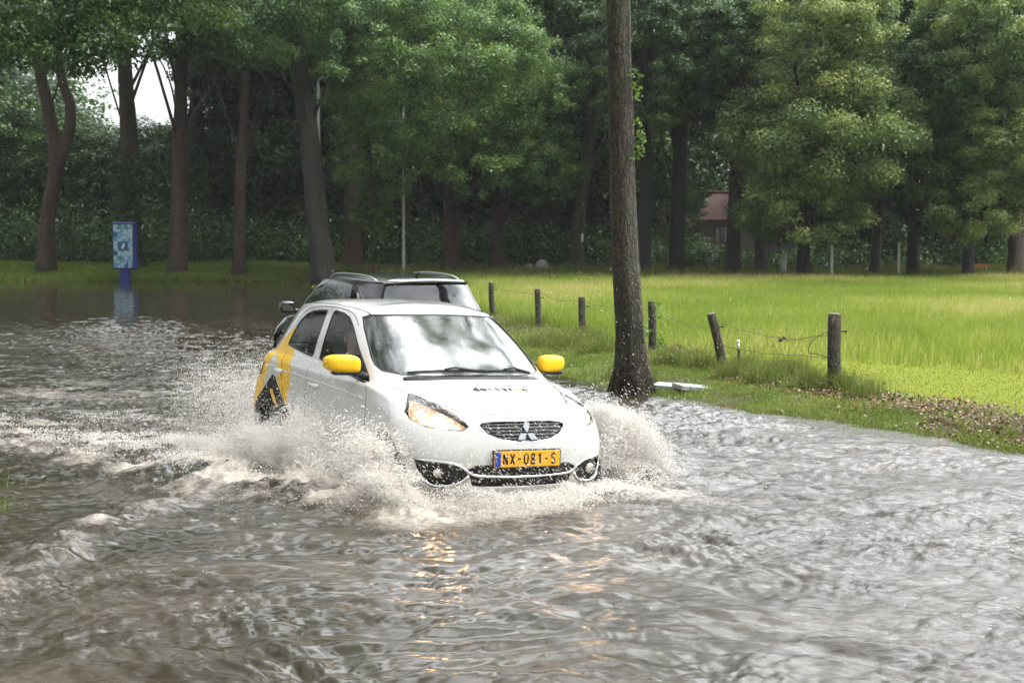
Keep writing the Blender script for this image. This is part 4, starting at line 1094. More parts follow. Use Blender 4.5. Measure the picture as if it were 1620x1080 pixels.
def strip_on(bm_tree, pts, s, wd, out, axis):
    """a thin strip lying on the body along a line; axis y: pts (x, z) on side s; axis x: pts (y, z) on the nose; axis z: (x, y) from above"""
    P, Nn = [], []
    for a, b in pts:
        if axis == 'y': o_, d_ = Vector((a, s * 2, b)), Vector((0, -s, 0))
        elif axis == 'x': o_, d_ = Vector((3 * s, a, b)), Vector((-s, 0, 0))
        else: o_, d_ = Vector((a, b, 3)), Vector((0, 0, -1))
        h = bm_tree.ray_cast(o_, d_)
        if h[0] is None: continue
        P.append(h[0]); Nn.append(h[1])
    V, F = [], []
    for i in range(len(P)):
        t = (P[min(i + 1, len(P) - 1)] - P[max(i - 1, 0)]).normalized()
        w_ = t.cross(Nn[i]).normalized() * wd / 2
        V += [P[i] + w_ + Nn[i] * out, P[i] - w_ + Nn[i] * out, P[i] - w_ - Nn[i] * .004, P[i] + w_ - Nn[i] * .004]
    for i in range(len(P) - 1):
        for k in range(4): F.append((i * 4 + k, i * 4 + (k + 1) % 4, i * 4 + 4 + (k + 1) % 4, i * 4 + 4 + k))
    if len(P) > 1: F += [(3, 2, 1, 0), (len(V) - 4, len(V) - 3, len(V) - 2, len(V) - 1)]
    return V, F
def dense(pts, n=8, closed=False):
    return curve2(pts, n, closed)
from mathutils.bvhtree import BVHTree
def convex_ring(pts, n=5): return curve2(pts, n, True)
def grow(poly, d):
    """outline moved outward by d"""
    P = ccw(poly); out = []
    for i in range(len(P)):
        a, b, c = P[i - 1], P[i], P[(i + 1) % len(P)]
        n1 = np.array([b[1] - a[1], a[0] - b[0]]); n2 = np.array([c[1] - b[1], b[0] - c[0]])
        n1 = n1 / (np.linalg.norm(n1) + 1e-9); n2 = n2 / (np.linalg.norm(n2) + 1e-9)
        nn = n1 + n2; nn = nn / max(np.linalg.norm(nn), .3)
        out.append((b[0] + nn[0] * d, b[1] + nn[1] * d))
    return out
def mir(poly): return [(-a, b) for a, b in poly]

def white_car():
    root = empty("hatchback_car", (CAR_P[0], CAR_P[1], -.15), CAR_YAW - math.pi / 2,
                 "white hatchback with yellow mirrors and yellow rear graphics ploughing through the flood with headlights on", "car")
    root.rotation_euler = (Matrix.Rotation(CAR_YAW - math.pi / 2, 3, 'Z') @ Matrix.Rotation(R(-2.1), 3, 'X')).to_euler()
    bm = shell_bm(WHITE_CAGE)
    tr = BVHTree.FromBMesh(bm)
    def on(a, b, axis='x', s=1, out=0.0):
        if axis == 'x': h = tr.ray_cast(Vector((3 * s, a, b)), Vector((-s, 0, 0)))
        elif axis == 'y': h = tr.ray_cast(Vector((a, 2 * s, b)), Vector((0, -s, 0)))
        else: h = tr.ray_cast(Vector((a, b, 3)), Vector((0, 0, -1)))
        return h[0] + h[1] * out, h[1]
    # side graphics: surface film, so faces of the body with a colour of their own
    YEL = [[(-1.06, 1.255), (-1.15, 1.085), (-1.31, 1.02), (-1.54, .97), (-1.34, 1.14)], [(-1.31, 1.022), (-1.34, .93), (-1.66, .88), (-1.55, .975)], [(-1.34, .93), (-1.415, .70), (-1.74, .70), (-1.66, .88)], [(-1.415, .70), (-1.38, .585), (-1.46, .50), (-1.74, .50), (-1.74, .70)],
           [(-1.31, 1.022), (-1.15, 1.085), (-.93, 1.066), (-.85, .98), (-1.10, .92)], [(-1.10, .92), (-.85, .98), (-.735, .90), (-.75, .76), (-1.03, .76)], [(-1.03, .76), (-.75, .76), (-.79, .60), (-.87, .64)]]
    BLK = [[(-1.20, .83), (-1.12, .815), (-.72, .53), (-.74, .47), (-1.64, .47), (-1.66, .53)]]
    STK = [[(-1.24, .70), (-1.18, .71), (-1.02, .58), (-1.08, .55)]]
    for s in (-1, 1):
        for polys, mi in ((YEL, 1), (BLK, 2), (STK, 1)):
            for p in polys:
                for f in cut(bm, p, 'y', side_of(s, .3, 1.3)): f.material_index = mi
    # wheel arches
    for s in (-1, 1):
        for xc in (1.225, -1.225):
            circ = [(xc + .325 * math.cos(a), .28 + .335 * math.sin(a)) for a in np.linspace(0, 2 * math.pi, 29)[:-1]]
            bmesh.ops.delete(bm, geom=cut(bm, circ, 'y', lambda f: f.normal.y * s > .3 and f.calc_center_median().z > .175), context='FACES')
    # windows
    RW = [(-1.135, 1.092), (-1.10, 1.18), (-1.04, 1.275), (-.93, 1.345), (-.80, 1.378), (-.64, 1.392), (-.475, 1.397), (-.462, 1.38), (-.468, 1.05), (-.48, 1.036), (-.60, 1.046), (-.9, 1.075)]
    FW = [(-.30, 1.018), (-.315, 1.03), (-.318, 1.385), (-.30, 1.402), (-.12, 1.388), (.02, 1.358), (.13, 1.308), (.25, 1.24), (.40, 1.15), (.56, 1.045), (.70, .958), (.752, .925), (.72, .922), (.3, .965)]
    for s in (-1, 1):
        for p, nm in ((RW, "rear_side_window"), (FW, "front_side_window")):
            for f in cut(bm, grow(p, .014), 'y', side_of(s, .88, 1.47)): f.material_index = 3
            take(bm, cut(bm, p, 'y', side_of(s, .88, 1.47)), nm, GLASS, root, -.004)
    WSH = [(0, 1.409), (.30, 1.403), (.515, 1.394), (.568, 1.375), (.603, 1.30), (.638, 1.20), (.667, 1.10), (.672, 1.045), (.655, 1.010), (.56, .992), (.3, .984), (0, .979)]
    WSP = [(y, z) for y, z in WSH] + [(-y, z) for y, z in WSH[1:-1][::-1]]
    for f in cut(bm, grow(WSP, .010), 'x', front_of(.93, 1.45, .10)): f.material_index = 3
    take(bm, cut(bm, WSP, 'x', front_of(.93, 1.45, .10)), "windscreen", SCREEN, root, -.003)
    HW = [(0, 1.375), (.36, 1.368), (.43, 1.34), (.52, 1.16), (.53, 1.09), (.5, 1.06), (0, 1.055)]
    HP = HW + [(-y, z) for y, z in HW[1:-1][::-1]]
    take(bm, cut(bm, HP, 'x', lambda f: f.normal.x < -.2 and f.calc_center_median().z > 1.0), "tailgate_window", GLASS_DARK, root, -.003)
    # lamps
    HL = [(.415, .690), (.46, .664), (.56, .668), (.675, .684), (.735, .722), (.738, .765), (.70, .812), (.63, .868), (.60, .868), (.50, .790), (.44, .728)]
    for s in (-1, 1):
        p = HL if s > 0 else mir(HL)
        fs = cut(bm, grow(p, .006), 'x', lambda f: f.normal.x > -.05 and f.calc_center_median().x > 1.0 and f.calc_center_median().y * s > 0)
        for f in fs: f.material_index = 3
        fs = cut(bm, p, 'x', lambda f: f.normal.x > -.05 and f.calc_center_median().x > 1.0 and f.calc_center_median().y * s > 0)
        h = take(bm, fs, "headlight", LENS, root, .003, delete=False)
        take(bm, fs, "reflector", LAMP_BOWL, h, -.05, delete=True)
        c1, n1 = on(.585 * s, .722, out=-.012)
        c2, n2 = on(.665 * s, .765, out=-.018)
        mb = MB(); mb.ball(c1, (.045, .045, .040), 14, 10); mb.build("bulb", LAMP_ON, h, True)
        mb = MB(); mb.ball(c2, (.022, .022, .022), 12, 8); mb.build("bulb", LAMP_ON, h, True)
        for c_, r_ in ((c1, .062), (c2, .04)):
            mb = MB()
            rg = [c_ + Vector((-.008, r_ * math.cos(a) * .9, r_ * math.sin(a) * .8)) for a in np.linspace(0, 2 * math.pi, 25)]
            mb.tube(rg, .006, 6)
            mb.build("lamp_bezel", CHROME, h, True)
        TLp = [(.60, .98), (.70, .99), (.80, .90), (.82, .80), (.76, .76), (.66, .80), (.60, .90)]
        fs = cut(bm, TLp if s > 0 else mir(TLp), 'x', lambda f: f.normal.x < .25 and f.calc_center_median().x < -1.5 and f.calc_center_median().y * s > 0)
        take(bm, fs, "tail_light", RED_LENS, root, .006)
    # grille, mouth, fog lamp pockets
    GRp = [(0, .727), (.22, .724), (.315, .713), (.338, .70), (.33, .68), (.285, .636), (.20, .603), (.08, .589), (0, .588)]
    GRp = GRp + [(-y, z) for y, z in GRp[1:-1][::-1]]
    noz = lambda f: f.normal.x > .15 and f.calc_center_median().x > 1.3
    for f in cut(bm, grow(GRp, .017), 'x', noz): f.material_index = 5
    g = take(bm, cut(bm, GRp, 'x', noz), "grille", TRIM, root, -.022)
    mb = MB()
    for k in range(5):
        z = .612 + k * .024
        hw = .19 + .13 * min(1, k / 3.2)
        P = [on(y, z, out=-.014)[0] for y in np.linspace(-hw, hw, 15)]
        mb.tube(P, .0045, 5)
    mb.build("grille_bar", simple("grille_grey", (.10, .10, .105), .35), g, True)
    MOU = [(0, .425), (.36, .425), (.43, .395), (.385, .275), (.36, .268), (0, .266)]
    MOU = MOU + [(-y, z) for y, z in MOU[1:-1][::-1]]
    take(bm, cut(bm, MOU, 'x', noz), "lower_grille", TRIM, root, -.025)
    FGp = [(.755, .462), (.70, .455), (.55, .438), (.46, .405), (.425, .355), (.46, .300), (.55, .272), (.63, .272), (.695, .315), (.74, .39)]
    for s in (-1, 1):
        p = FGp if s > 0 else mir(FGp)
        fp = take(bm, cut(bm, p, 'x', lambda f: f.normal.x > .05 and f.calc_center_median().x > 1.2 and f.calc_center_median().y * s > 0), "fog_lamp_pocket", TRIM, root, -.03)
        c, nn = on(.62 * s, .36, out=-.012)
        mb = MB(); mb.ball(c, (.03, .042, .042), 16, 10); mb.build("fog_lamp", LENS, fp, True)
        mb = MB(); mb.ball(c - nn * .012, (.02, .038, .038), 16, 10); mb.build("fog_reflector", REFLECT, fp, True)
    # body shell
    body = finish(bm, "body", [PAINT_WHITE, PAINT_YELLOW, DECAL_BLACK, TRIM, TRIM, CHROME, CABIN], root)
    sol = body.modifiers.new("shell", 'SOLIDIFY'); sol.thickness = .012; sol.offset = -1; sol.material_offset = 6; sol.material_offset_rim = 0
    # bright strips
    mb = MB()
    up = [(-.745, .458), (-.62, .447), (-.52, .432), (-.45, .398), (-.40, .362), (-.33, .347), (-.15, .340), (0, .338), (.15, .340), (.33, .347), (.40, .362), (.45, .398), (.52, .432), (.62, .447), (.745, .458)]
    mb.add(*strip_on(tr, dense(up, 4), 1, .017, .008, 'x'))
    for s in (-1, 1):
        lo = [(.705 * s, .318), (.64 * s, .278), (.56 * s, .276), (.48 * s, .296), (.42 * s, .345)]
        mb.add(*strip_on(tr, dense(lo, 5), 1, .02, .009, 'x'))
    mb.build("bumper_trim", CHROME, root, True)
    # panel gaps
    mb = MB()
    hood = [(1.02, -.665), (1.26, -.615), (1.50, -.51), (1.64, -.42), (1.715, -.27), (1.738, -.1), (1.738, .1), (1.715, .27), (1.64, .42), (1.50, .51), (1.26, .615), (1.02, .665)]
    mb.add(*strip_on(tr, dense(hood, 6), 1, .007, .0012, 'z'))
    for s in (-1, 1):
        for ln in ([(-.39, .96), (-.385, .8), (-.38, .5), (-.39, .28)], [(.80, .90), (.86, .8), (.87, .55), (.84, .28)], [(-1.10, 1.03), (-.99, .9), (-.87, .65), (-.80, .48), (-.78, .28)]):
            mb.add(*strip_on(tr, dense(ln, 6), s, .006, .0012, 'y'))
        mb.add(*strip_on(tr, dense([(.20, .52 * s), (0, .54 * s), (-.4, .56 * s), (-.9, .55 * s), (-1.3, .48 * s)], 8), 1, .010, .0015, 'z'))
        mb.add(*strip_on(tr, dense([(-1.25, 1.16), (-1.12, 1.32), (-.95, 1.395), (-.6, 1.432), (-.2, 1.430), (.05, 1.395), (.22, 1.315)], 8), s, .005, .0012, 'y'))
        # raised crease along the doors
        mb.add(*strip_on(tr, dense([(-1.5, .60), (-1.0, .30)], 2), s, .001, .0008, 'y'))
    mb.build("panel_gap", SEAM, root, True)
    mb = MB()
    for s in (-1, 1):
        mb.add(*strip_on(tr, dense([(-1.45, .905), (-1.0, .885), (-.5, .865), (0, .845), (.5, .82), (.8, .80)], 8), s, .014, .002, 'y'))
    mb.build("door_crease", PAINT_WHITE, root, True)
    # mirrors
    for s in (-1, 1):
        V, F = MB().ball((0, 0, 0), 1.0, 28, 18).V, MB().ball((0, 0, 0), 1.0, 28, 18).F
        Q = []
        se = lambda t, p: math.copysign(abs(t) ** p, t)
        for a_, b_, c_ in V:
            f_ = 1 + .16 * b_ * s * -1                     # taller towards the door
            Q.append(Vector((.60 + .072 * se(a_, .75) + (.012 if a_ > 0 else 0) - .05 * (b_ * s + 1) * .5, (.900 if s < 0 else .888) * s + (.135 if s < 0 else .120) * se(b_, .62), 1.040 + (.073 * f_ if c_ > 0 else .064 * f_) * se(c_, .62) + .010 * (b_ * s))))
        mb = MB(); mb.add(Q, F)
        mi = mb.build("door_mirror", PAINT_YELLOW, root, True)
        mb = MB(); mb.bbox((.585, .88 * s, .978), (.105, .19, .034), .012, seg=2, rz=.2 * s); mb.tube([(.62, .82 * s, .975), (.66, .74 * s, .955), (.67, .70 * s, .945)], [.022, .03, .035], 10)
        mb.build("mirror_base", TRIM, mi, True)
        mb = MB(); mb.bbox((.512, .89 * s, 1.04), (.006, .17, .095), .002, rz=.3 * s); mb.build("mirror_glass", CHROME, mi)
        for hx, hz in ((-1.03, .868), (-.17, .815)):
            c, nn = on(hx, hz, 'y', s, .016)
            mb = MB(); mb.bbox(c, (.17, .034, .036), .014, seg=3); mb.build("door_handle", PAINT_WHITE, root, True)
    # wipers and cowl
    mb = MB()
    mb.add(*strip_on(tr, dense([(.955, -.56), (1.03, -.35), (1.068, 0), (1.03, .35), (.955, .56)], 6), 1, .05, .004, 'z'))
    mb.build("cowl_panel", TRIM, root, True)
    for a, b in ((-.52, .02), (.02, .46)):
        def W(y, o_):
            hx = 1.045 - .28 * y * y
            h = tr.ray_cast(Vector((hx - .035, y, 3)), Vector((0, 0, -1)))
            return h[0] + h[1] * o_
        mb = MB()
        mb.tube([W(y, .028) for y in np.linspace(a, b, 9)], .009, 6)
        mb.tube([W(y, .012) for y in np.linspace(a, b, 9)], .004, 5)
        mb.tube([W(b + .03, .02), W((a + b) / 2 + .08, .055), W((a + b) / 2, .04)], [.014, .008, .006], 6)
        mb.build("wiper", TRIM, root, True)
    # number plate
    xk = on(0, .47)[0].x
    pl = MB(); pl.bbox((xk + .008, 0, .468), (.012, .52, .112), .004); po = pl.build("number_plate", simple("plate_amber", (.72, .36, .012), .35), root)
    mb = MB(); mb.bbox((xk + .0155, -.236, .468), (.004, .044, .106), .001); mb.build("plate_band", simple("plate_blue", (.02, .05, .28), .35), po)
    mb = MB(); char_strokes(mb, "NX-081-S", lambda a, b, d: (xk + .0145 + d * .15, -.195 + a, .432 + b), .072, .038, .0165, .011, .011)
    mb.build("plate_lettering", DECAL_BLACK, po)
    mb = MB(); mb.bbox((xk - .001, 0, .468), (.012, .545, .135), .005); mb.build("plate_holder", TRIM, po)
    # three-diamond emblem on the grille
    c, nn = on(0, .655, out=.012)
    mb = MB(); L_ = .052
    for k in range(3):
        a = R(90 + 120 * k)
        d = np.array([math.cos(a), math.sin(a)]); e = np.array([math.cos(a + R(30)), math.sin(a + R(30))]); g2 = np.array([math.cos(a - R(30)), math.sin(a - R(30))])
        P = [d * .003, e * L_ * .98, (e + g2) * L_, g2 * L_ * .98]
        mb.prism([tuple(p) for p in P][::-1], 0, .008, lambda y, z, o_: (c.x - z * .35 + o_, y, c.z + z - .012))
    mb.build("emblem", CHROME, root)
    # lettering on the bonnet: dark word with one yellow letter
    def hoodpt(a, b, d):
        y = -.17 + a; x = 1.36 - b
        h = tr.ray_cast(Vector((x, y, 3)), Vector((0, 0, -1)))
        return h[0] + h[1] * (.003 + d * .05)
    for k, ch in enumerate("daisycon"):
        mb = MB(); char_strokes(mb, ch, lambda a, b, d: hoodpt(a + k * .057, b, d), .085, .050, .007, .021 if k == 6 else .017, .018)
        mb.build("bonnet_letter", PAINT_YELLOW if k == 6 else DECAL_BLACK, root)
    # wheels and their arches
    for s in (-1, 1):
        for xc in (1.225, -1.225):
            wheel(root, xc, .705 * s, .285, .175)
            mb = MB()
            arc = [(xc + .335 * math.cos(a), .28 + .345 * math.sin(a)) for a in np.linspace(-.5, math.pi + .5, 22)]
            V = [(x, y_ * s, z) for y_ in (.80, .50) for x, z in arc]; k = len(arc)
            F = [(i, i + 1, k + i + 1, k + i) for i in range(k - 1)] + [list(range(k, 2 * k))]
            mb.add(V, F); mb.build("wheel_arch", simple("arch_liner", (.01, .01, .01), .9) if "arch_liner" not in bpy.data.materials else bpy.data.materials["arch_liner"], root, True)
    # cabin
    mb = MB(); mb.bbox((-.25, 0, .30), (2.4, 1.36, .05), .02); mb.build("cabin_floor", CLOTH, root)
    mb = MB(); mb.bbox((.70, 0, .86), (.42, 1.20, .16), .06, seg=3); mb.bbox((.62, 0, .62), (.3, .9, .4), .05); mb.bbox((.58, .36, .93), (.16, .32, .06), .03); mb.build("dashboard", TRIM, root, True)
    mb = MB()
    cw = Vector((.36, .36, .88))
    rg = [cw + Vector((.10 * math.sin(a), .185 * math.cos(a), .165 * math.sin(a))) for a in np.linspace(0, 2 * math.pi, 29)]
    mb.tube(rg, .016, 8); mb.tube([cw, cw + Vector((.2, 0, -.08))], .035, 8)
    for a in (0, math.pi, -math.pi / 2): mb.tube([cw, cw + Vector((.10 * math.sin(a), .185 * math.cos(a), .165 * math.sin(a)))], .014, 6)
    mb.build("steering_wheel", TRIM, root, True)
    seat(root, -.26, -.37, .50); seat(root, -.26, .37, .50)
    mb = MB(); mb.bbox((-.88, 0, .50), (.46, 1.2, .17), .06, seg=3); mb.bbox((-1.15, 0, .80), (.16, 1.2, .56), .06, seg=3, tilt=(-.3, 'Y'))
    for y in (-.36, .36): mb.bbox((-1.24, y, 1.10), (.08, .25, .15), .04, seg=3)
    mb.build("rear_bench", CLOTH, root, True)
    mb = MB(); mb.bbox((-1.40, 0, .98), (.36, 1.1, .02), .008); mb.build("parcel_shelf", CLOTH, root)
    for s in (-1, 1):
        mb = MB(); mb.tube([(-.40, .66 * s, .55), (-.40, .665 * s, .95), (-.40, .60 * s, 1.32), (-.40, .57 * s, 1.39)], [.05, .05, .035, .03], 8); mb.build("pillar_lining", CABIN, root, True)
    mb = MB(); mb.bbox((.245, 0, 1.345), (.02, .21, .06), .015, seg=2); mb.tube([(.25, 0, 1.37), (.27, 0, 1.405)], .008, 6); mb.build("rear_view_mirror", TRIM, root, True)
    mb = MB(); mb.tube([(-1.22, 0, 1.472), (-1.27, 0, 1.50), (-1.36, 0, 1.60)], [.016, .008, .003], 8); mb.build("aerial", TRIM, root, True)
    return root
WHITE = white_car()
# ---------------------------------------------------------------- the black crossover driving away
def _black_cage():
    out = []
    n = len(WHITE_CAGE)
    for i, r in enumerate(WHITE_CAGE):
        q = []
        for k, (x, y, z) in enumerate(r):
            zz = z * 1.035 + .02 + (-.035 if i >= 5 else -.007 * i)
            yy = y * (1.085 if i < 11 else [1.12, 1.17, 1.19, 1.2, 1][i - 11])
            xx = x * 1.10
            if i >= 9 and k >= 6: xx -= [0, .06, .14, .20, .22][k - 6] * (1 if i < n - 1 else .7) * {9: .5, 10: .5, 11: .85}.get(i, 1.0)
            if i in (11, 12, 13, 14) and k == 8: yy *= 1.04; xx -= .05
            if i in (10, 11, 12, 13, 14) and k == 9: yy *= 1.40
            q.append((xx, yy, zz))
        out.append(q)
    return out
def black_car():
    a = R(117)
    root = empty("crossover_car", (-1.94, 21.86, -.15), a, "black crossover with silver roof rails driving away behind the white hatchback", "car")
    cage = _black_cage(); bm = shell_bm(cage); tr = BVHTree.FromBMesh(bm)
    # windows of each side: front, rear and a small quarter light
    W1 = [(.80, 0.960), (.62, 1.080), (.40, 1.220), (.20, 1.320), (.02, 1.370), (-.12, 1.380), (-.13, 1.005)]
    W2 = [(-.19, 1.005), (-.18, 1.382), (-.55, 1.387), (-.86, 1.380), (-.98, 1.045)]
    W3 = [(-1.04, 1.050), (-.92, 1.375), (-1.12, 1.355), (-1.30, 1.290), (-1.42, 1.165), (-1.44, 1.095)]
    for s in (-1, 1):
        for p, nm in ((W1, "front_side_window"), (W2, "rear_side_window"), (W3, "quarter_window")):
            take(bm, cut(bm, p, 'y', side_of(s, .9, 1.45)), nm, GLASS_DARK, root, -.003)
    WSH = [(0, 1.415), (.40, 1.405), (.60, 1.375), (.66, 1.115), (.66, 1.045), (.55, 1.005), (0, 0.985)]
    WSP = WSH + [(-y, z) for y, z in WSH[1:-1][::-1]]
    take(bm, cut(bm, WSP, 'x', front_of(.93, 1.47, .1)), "windscreen", GLASS_DARK, root, -.003)
    HW = [(0, 1.425), (.45, 1.418), (.555, 1.400), (.60, 1.30), (.665, 1.115), (.66, 1.075), (.6, 1.035), (0, 1.025)]
    HP = HW + [(-y, z) for y, z in HW[1:-1][::-1]]
    take(bm, cut(bm, HP, 'x', lambda f: f.normal.x < -.12 and f.calc_center_median().z > .97), "tailgate_window", TAILGLASS, root, -.004)
    for s in (-1, 1):
        TLp = [(.56, 1.00), (.78, 1.03), (.86, .94), (.84, .82), (.66, .84), (.56, .92)]
        take(bm, cut(bm, TLp if s > 0 else mir(TLp), 'x', lambda f: f.normal.x < .2 and f.calc_center_median().x < -1.6 and f.calc_center_median().y * s > 0), "tail_light", RED_LENS, root, .006)
        HL = [(.46, .80), (.74, .80), (.80, .88), (.66, .97), (.5, .90)]
        take(bm, cut(bm, HL if s > 0 else mir(HL), 'x', lambda f: f.normal.x > 0 and f.calc_center_median().x > 1.1 and f.calc_center_median().y * s > 0), "headlight", LENS, root, .002)
        for xc in (1.33, -1.35):
            circ = [(xc + .37 * math.cos(t), .33 + .37 * math.sin(t)) for t in np.linspace(0, 2 * math.pi, 29)[:-1]]
            bmesh.ops.delete(bm, geom=cut(bm, circ, 'y', lambda f: f.normal.y * s > .3 and f.calc_center_median().z > .21), context='FACES')
            wheel(root, xc, .755 * s, .33, .205, 10)
    finish(bm, "body", [PAINT_BLACK], root)
    mb = MB(); mb.bbox((-.1, 0, .40), (2.9, 1.4, .1), .03); mb.build("underbody", TRIM, root)
    # tailgate spoiler with the red brake light
    mb = MB()
    P = [tr.ray_cast(Vector((-1.80, y, 3)), Vector((0, 0, -1)))[0] for y in np.linspace(-.58, .58, 13)]
    V, F = [], []
    for i, p in enumerate(P):
        y = p.y
        xe = -1.985 + .10 * (y / .58) ** 2
        zt = 1.462 - .022 * (y / .58) ** 2
        V += [(p.x + .05, y, zt + .02), (xe, y, zt), (xe, y, zt - .02), (p.x + .02, y, zt - .03)]
    for i in range(len(P) - 1):
        for k in range(4): F.append((i * 4 + k, i * 4 + (k + 1) % 4, i * 4 + 4 + (k + 1) % 4, i * 4 + 4 + k))
    F += [(3, 2, 1, 0), (len(V) - 4, len(V) - 3, len(V) - 2, len(V) - 1)]
    mb.add(V, F); sp = mb.build("spoiler", PAINT_BLACK, root, False)
    mb = MB(); mb.bbox((-1.986, .0, 1.452), (.014, .40, .016), .004); mb.build("brake_light", RED_LENS, sp)
    # roof rails, aerial
    for s in (-1, 1):
        P = []
        for t in np.linspace(0, 1, 25):
            x = .10 - 1.72 * t
            y = (.605 - .05 * abs(t - .45)) * s
            h = tr.ray_cast(Vector((x, y, 3)), Vector((0, 0, -1)))[0]
            P.append(h + Vector((0, 0, 0.034 * min(1, 9 * t, 9 * (1 - t)) - .008)))
        mb = MB(); mb.tube(P, .0105, 8); mb.build("roof_rail", SILVER, root, True)
        mb = MB(); mb.bbox((.66, 1.005 * s, 1.05), (.17, .22, .16), .06, seg=3, rz=-.2 * s); mb.tube([(.68, .90 * s, 1.0), (.70, .80 * s, .98)], .03, 8)
        mi_ = mb.build("door_mirror", PAINT_BLACK, root, True)
        mb = MB(); mb.bbox((.575, 1.005 * s, 1.05), (.008, .17, .115), .003, rz=-.2 * s); mb.build("mirror_glass", GLASS_DARK, mi_)
        # bright strip down the rear pillar and below the windows
        mb = MB(); mb.add(*strip_on(tr, dense([(-1.325, 1.30), (-1.42, 1.195), (-1.475, 1.085)], 6), s, .022, .006, 'y')); mb.add(*strip_on(tr, dense([(.8, .95), (-.1, .99), (-1.0, 1.03), (-1.47, 1.08)], 8), s, .014, .005, 'y'))
        mb.build("window_trim", SILVER, root, True)
    mb = MB(); mb.tube([(-1.55, .02, 1.48), (-1.60, .02, 1.53), (-1.68, .02, 1.57)], [.03, .02, .004], 8); mb.build("aerial", TRIM, root, True)
    mb = MB(); mb.add(*strip_on(tr, dense([(-.30, 1.04), (.1, 1.045), (.38, 1.065)], 6), -1, .02, .018, 'x')); mb.build("rear_wiper", TRIM, root, True)
    return root
BLACK = black_car()
# ================================================================ fence, sign, lamps, house, slabs, person
OLDWOOD = mk_bark("weathered_post_wood", (.022, .018, .012), (.13, .105, .075), .6, (.07, .075, .025), .8, .7)
WIRE = simple("rusty_wire", (.10, .08, .065), .6, metal=.4)
PST = [(780, 449, 500, -3), (852, 460, 518, -2), (923, 472, 535, -3), (1033, 480, 556, -2), (1145, 500, 588, -20), (1322, 501, 620, -2)]
LBL = ["fence post farthest along the verge, beside the black car", "mossy fence post second farthest along the verge", "weathered fence post just left of the tall near trunk", "fence post half hidden behind the tall near trunk, with green shoots",
       "mossy fence post leaning well to the left", "thick upright weathered fence post nearest the camera"]
tops = []
rng = np.random.RandomState(2)
for i, (u, v0, v1, le) in enumerate(PST):
    y = 4420 / (v1 - 375); x = (u - 810) / 2500 * y
    x = float(np.clip(x, xf(y) - .3, xf(y) + .3)) if i < 5 else x
    g = np.array([(u - 810) / 2500 * y, y, 0]); g[2] = float(gz(g[0], g[1]))
    h = (v1 - v0) / 2500 * y + .02
    ro = empty("fence_post", g, rng.uniform(0, 3), LBL[i], "fence post", "posts of the old wire fence")
    lx = le / 2500 * y
    top = np.array([lx, rng.uniform(-.03, .03), h])
    M = Matrix.Rotation(-ro.rotation_euler.z, 3, 'Z')
    P = smoothpath([M @ Vector((-lx * .25, 0, -.3)), M @ Vector((0, 0, 0)), M @ Vector(top * .5 + rng.normal(size=3) * .006), M @ Vector(top)], 12)
    ph = rng.uniform(0, 6, 3)
    r_ = .075 if i == 5 else .062
    mb = MB(); mb.tube(P, np.linspace(r_ * 1.04, r_ * .95, 12), 14, rn=lambda i_, a: 1 + .05 * np.sin(3 * a + ph[0]) + .03 * np.sin(7 * a + ph[1] + i_ * .3) + .02 * rng.normal(size=14))
    mb.build("post", OLDWOOD, ro, True)
    # pale weathered end
    e = P[-1]; mb = MB(); mb.tube([e, e + (P[-1] - P[-2]) / np.linalg.norm(P[-1] - P[-2]) * .012], [r_ * .93, r_ * .80], 14); mb.build("post_top", simple("post_end_grain", (.17, .15, .11), .8, vary=.4) if i == 0 else bpy.data.materials["post_end_grain"], ro, True)
    # staple with an insulator
    s_ = MB(); s_.tube([M @ Vector(top * .78 + np.array([r_, 0, 0])), M @ Vector(top * .78 + np.array([r_ + .05, -.02, 0]))], .008, 6); s_.ball(M @ Vector(top * .78 + np.array([r_ + .05, -.02, 0])), .016, 8, 6); s_.build("insulator", TRIM, ro, True)
    tops.append((g, g + top))
def span(a, b, sag, wob, seed, k=40):
    rng = np.random.RandomState(seed)
    t = np.linspace(0, 1, k)[:, None]
    P = a + (b - a) * t
    P[:, 2] -= sag * 4 * (t * (1 - t))[:, 0]
    n_ = np.cumsum(rng.normal(size=(k, 3)) * wob, axis=0); n_ -= n_[0] + (n_[-1] - n_[0]) * t
    return P + n_
at = lambda i, f: tops[i][0] + (tops[i][1] - tops[i][0]) * f + np.array([.07, -.02, 0])
strands = [("slack rusty wire between the leaning post and the nearest post", [(4, .85), (5, .80)], .12), ("lower sagging wire strand behind the tussocks near the nearest post", [(4, .45), (5, .42)], .05),
           ("thin wire strung along the four farther fence posts", [(0, .9), (1, .9), (2, .88), (3, .85), (4, .70)], .06)]
for k, (lb, seq, sg) in enumerate(strands):
    mb = MB()
    for j in range(len(seq) - 1):
        P = span(at(*seq[j]), at(*seq[j + 1]), sg, .006, 10 * k + j); mb.tube(P, .004, 5)
    tag(mb.build("fence_wire", WIRE, None, True), lb, "wire", "wires of the old fence")
# curl of loose wire by the nearest post
a = tops[5][0]; rng = np.random.RandomState(4)
mb = MB(); mb.tube(smoothpath([a + (.05, -.05, .74), a + (-.22, -.05, .62), a + (-.30, 0, .45), a + (-.12, .03, .40), a + (.10, .02, .25), a + (.14, -.04, .08)], 30), .005, 5)
tag(mb.build("loose_wire", WIRE, None, True), "loose curl of wire hanging from the nearest fence post", "wire")
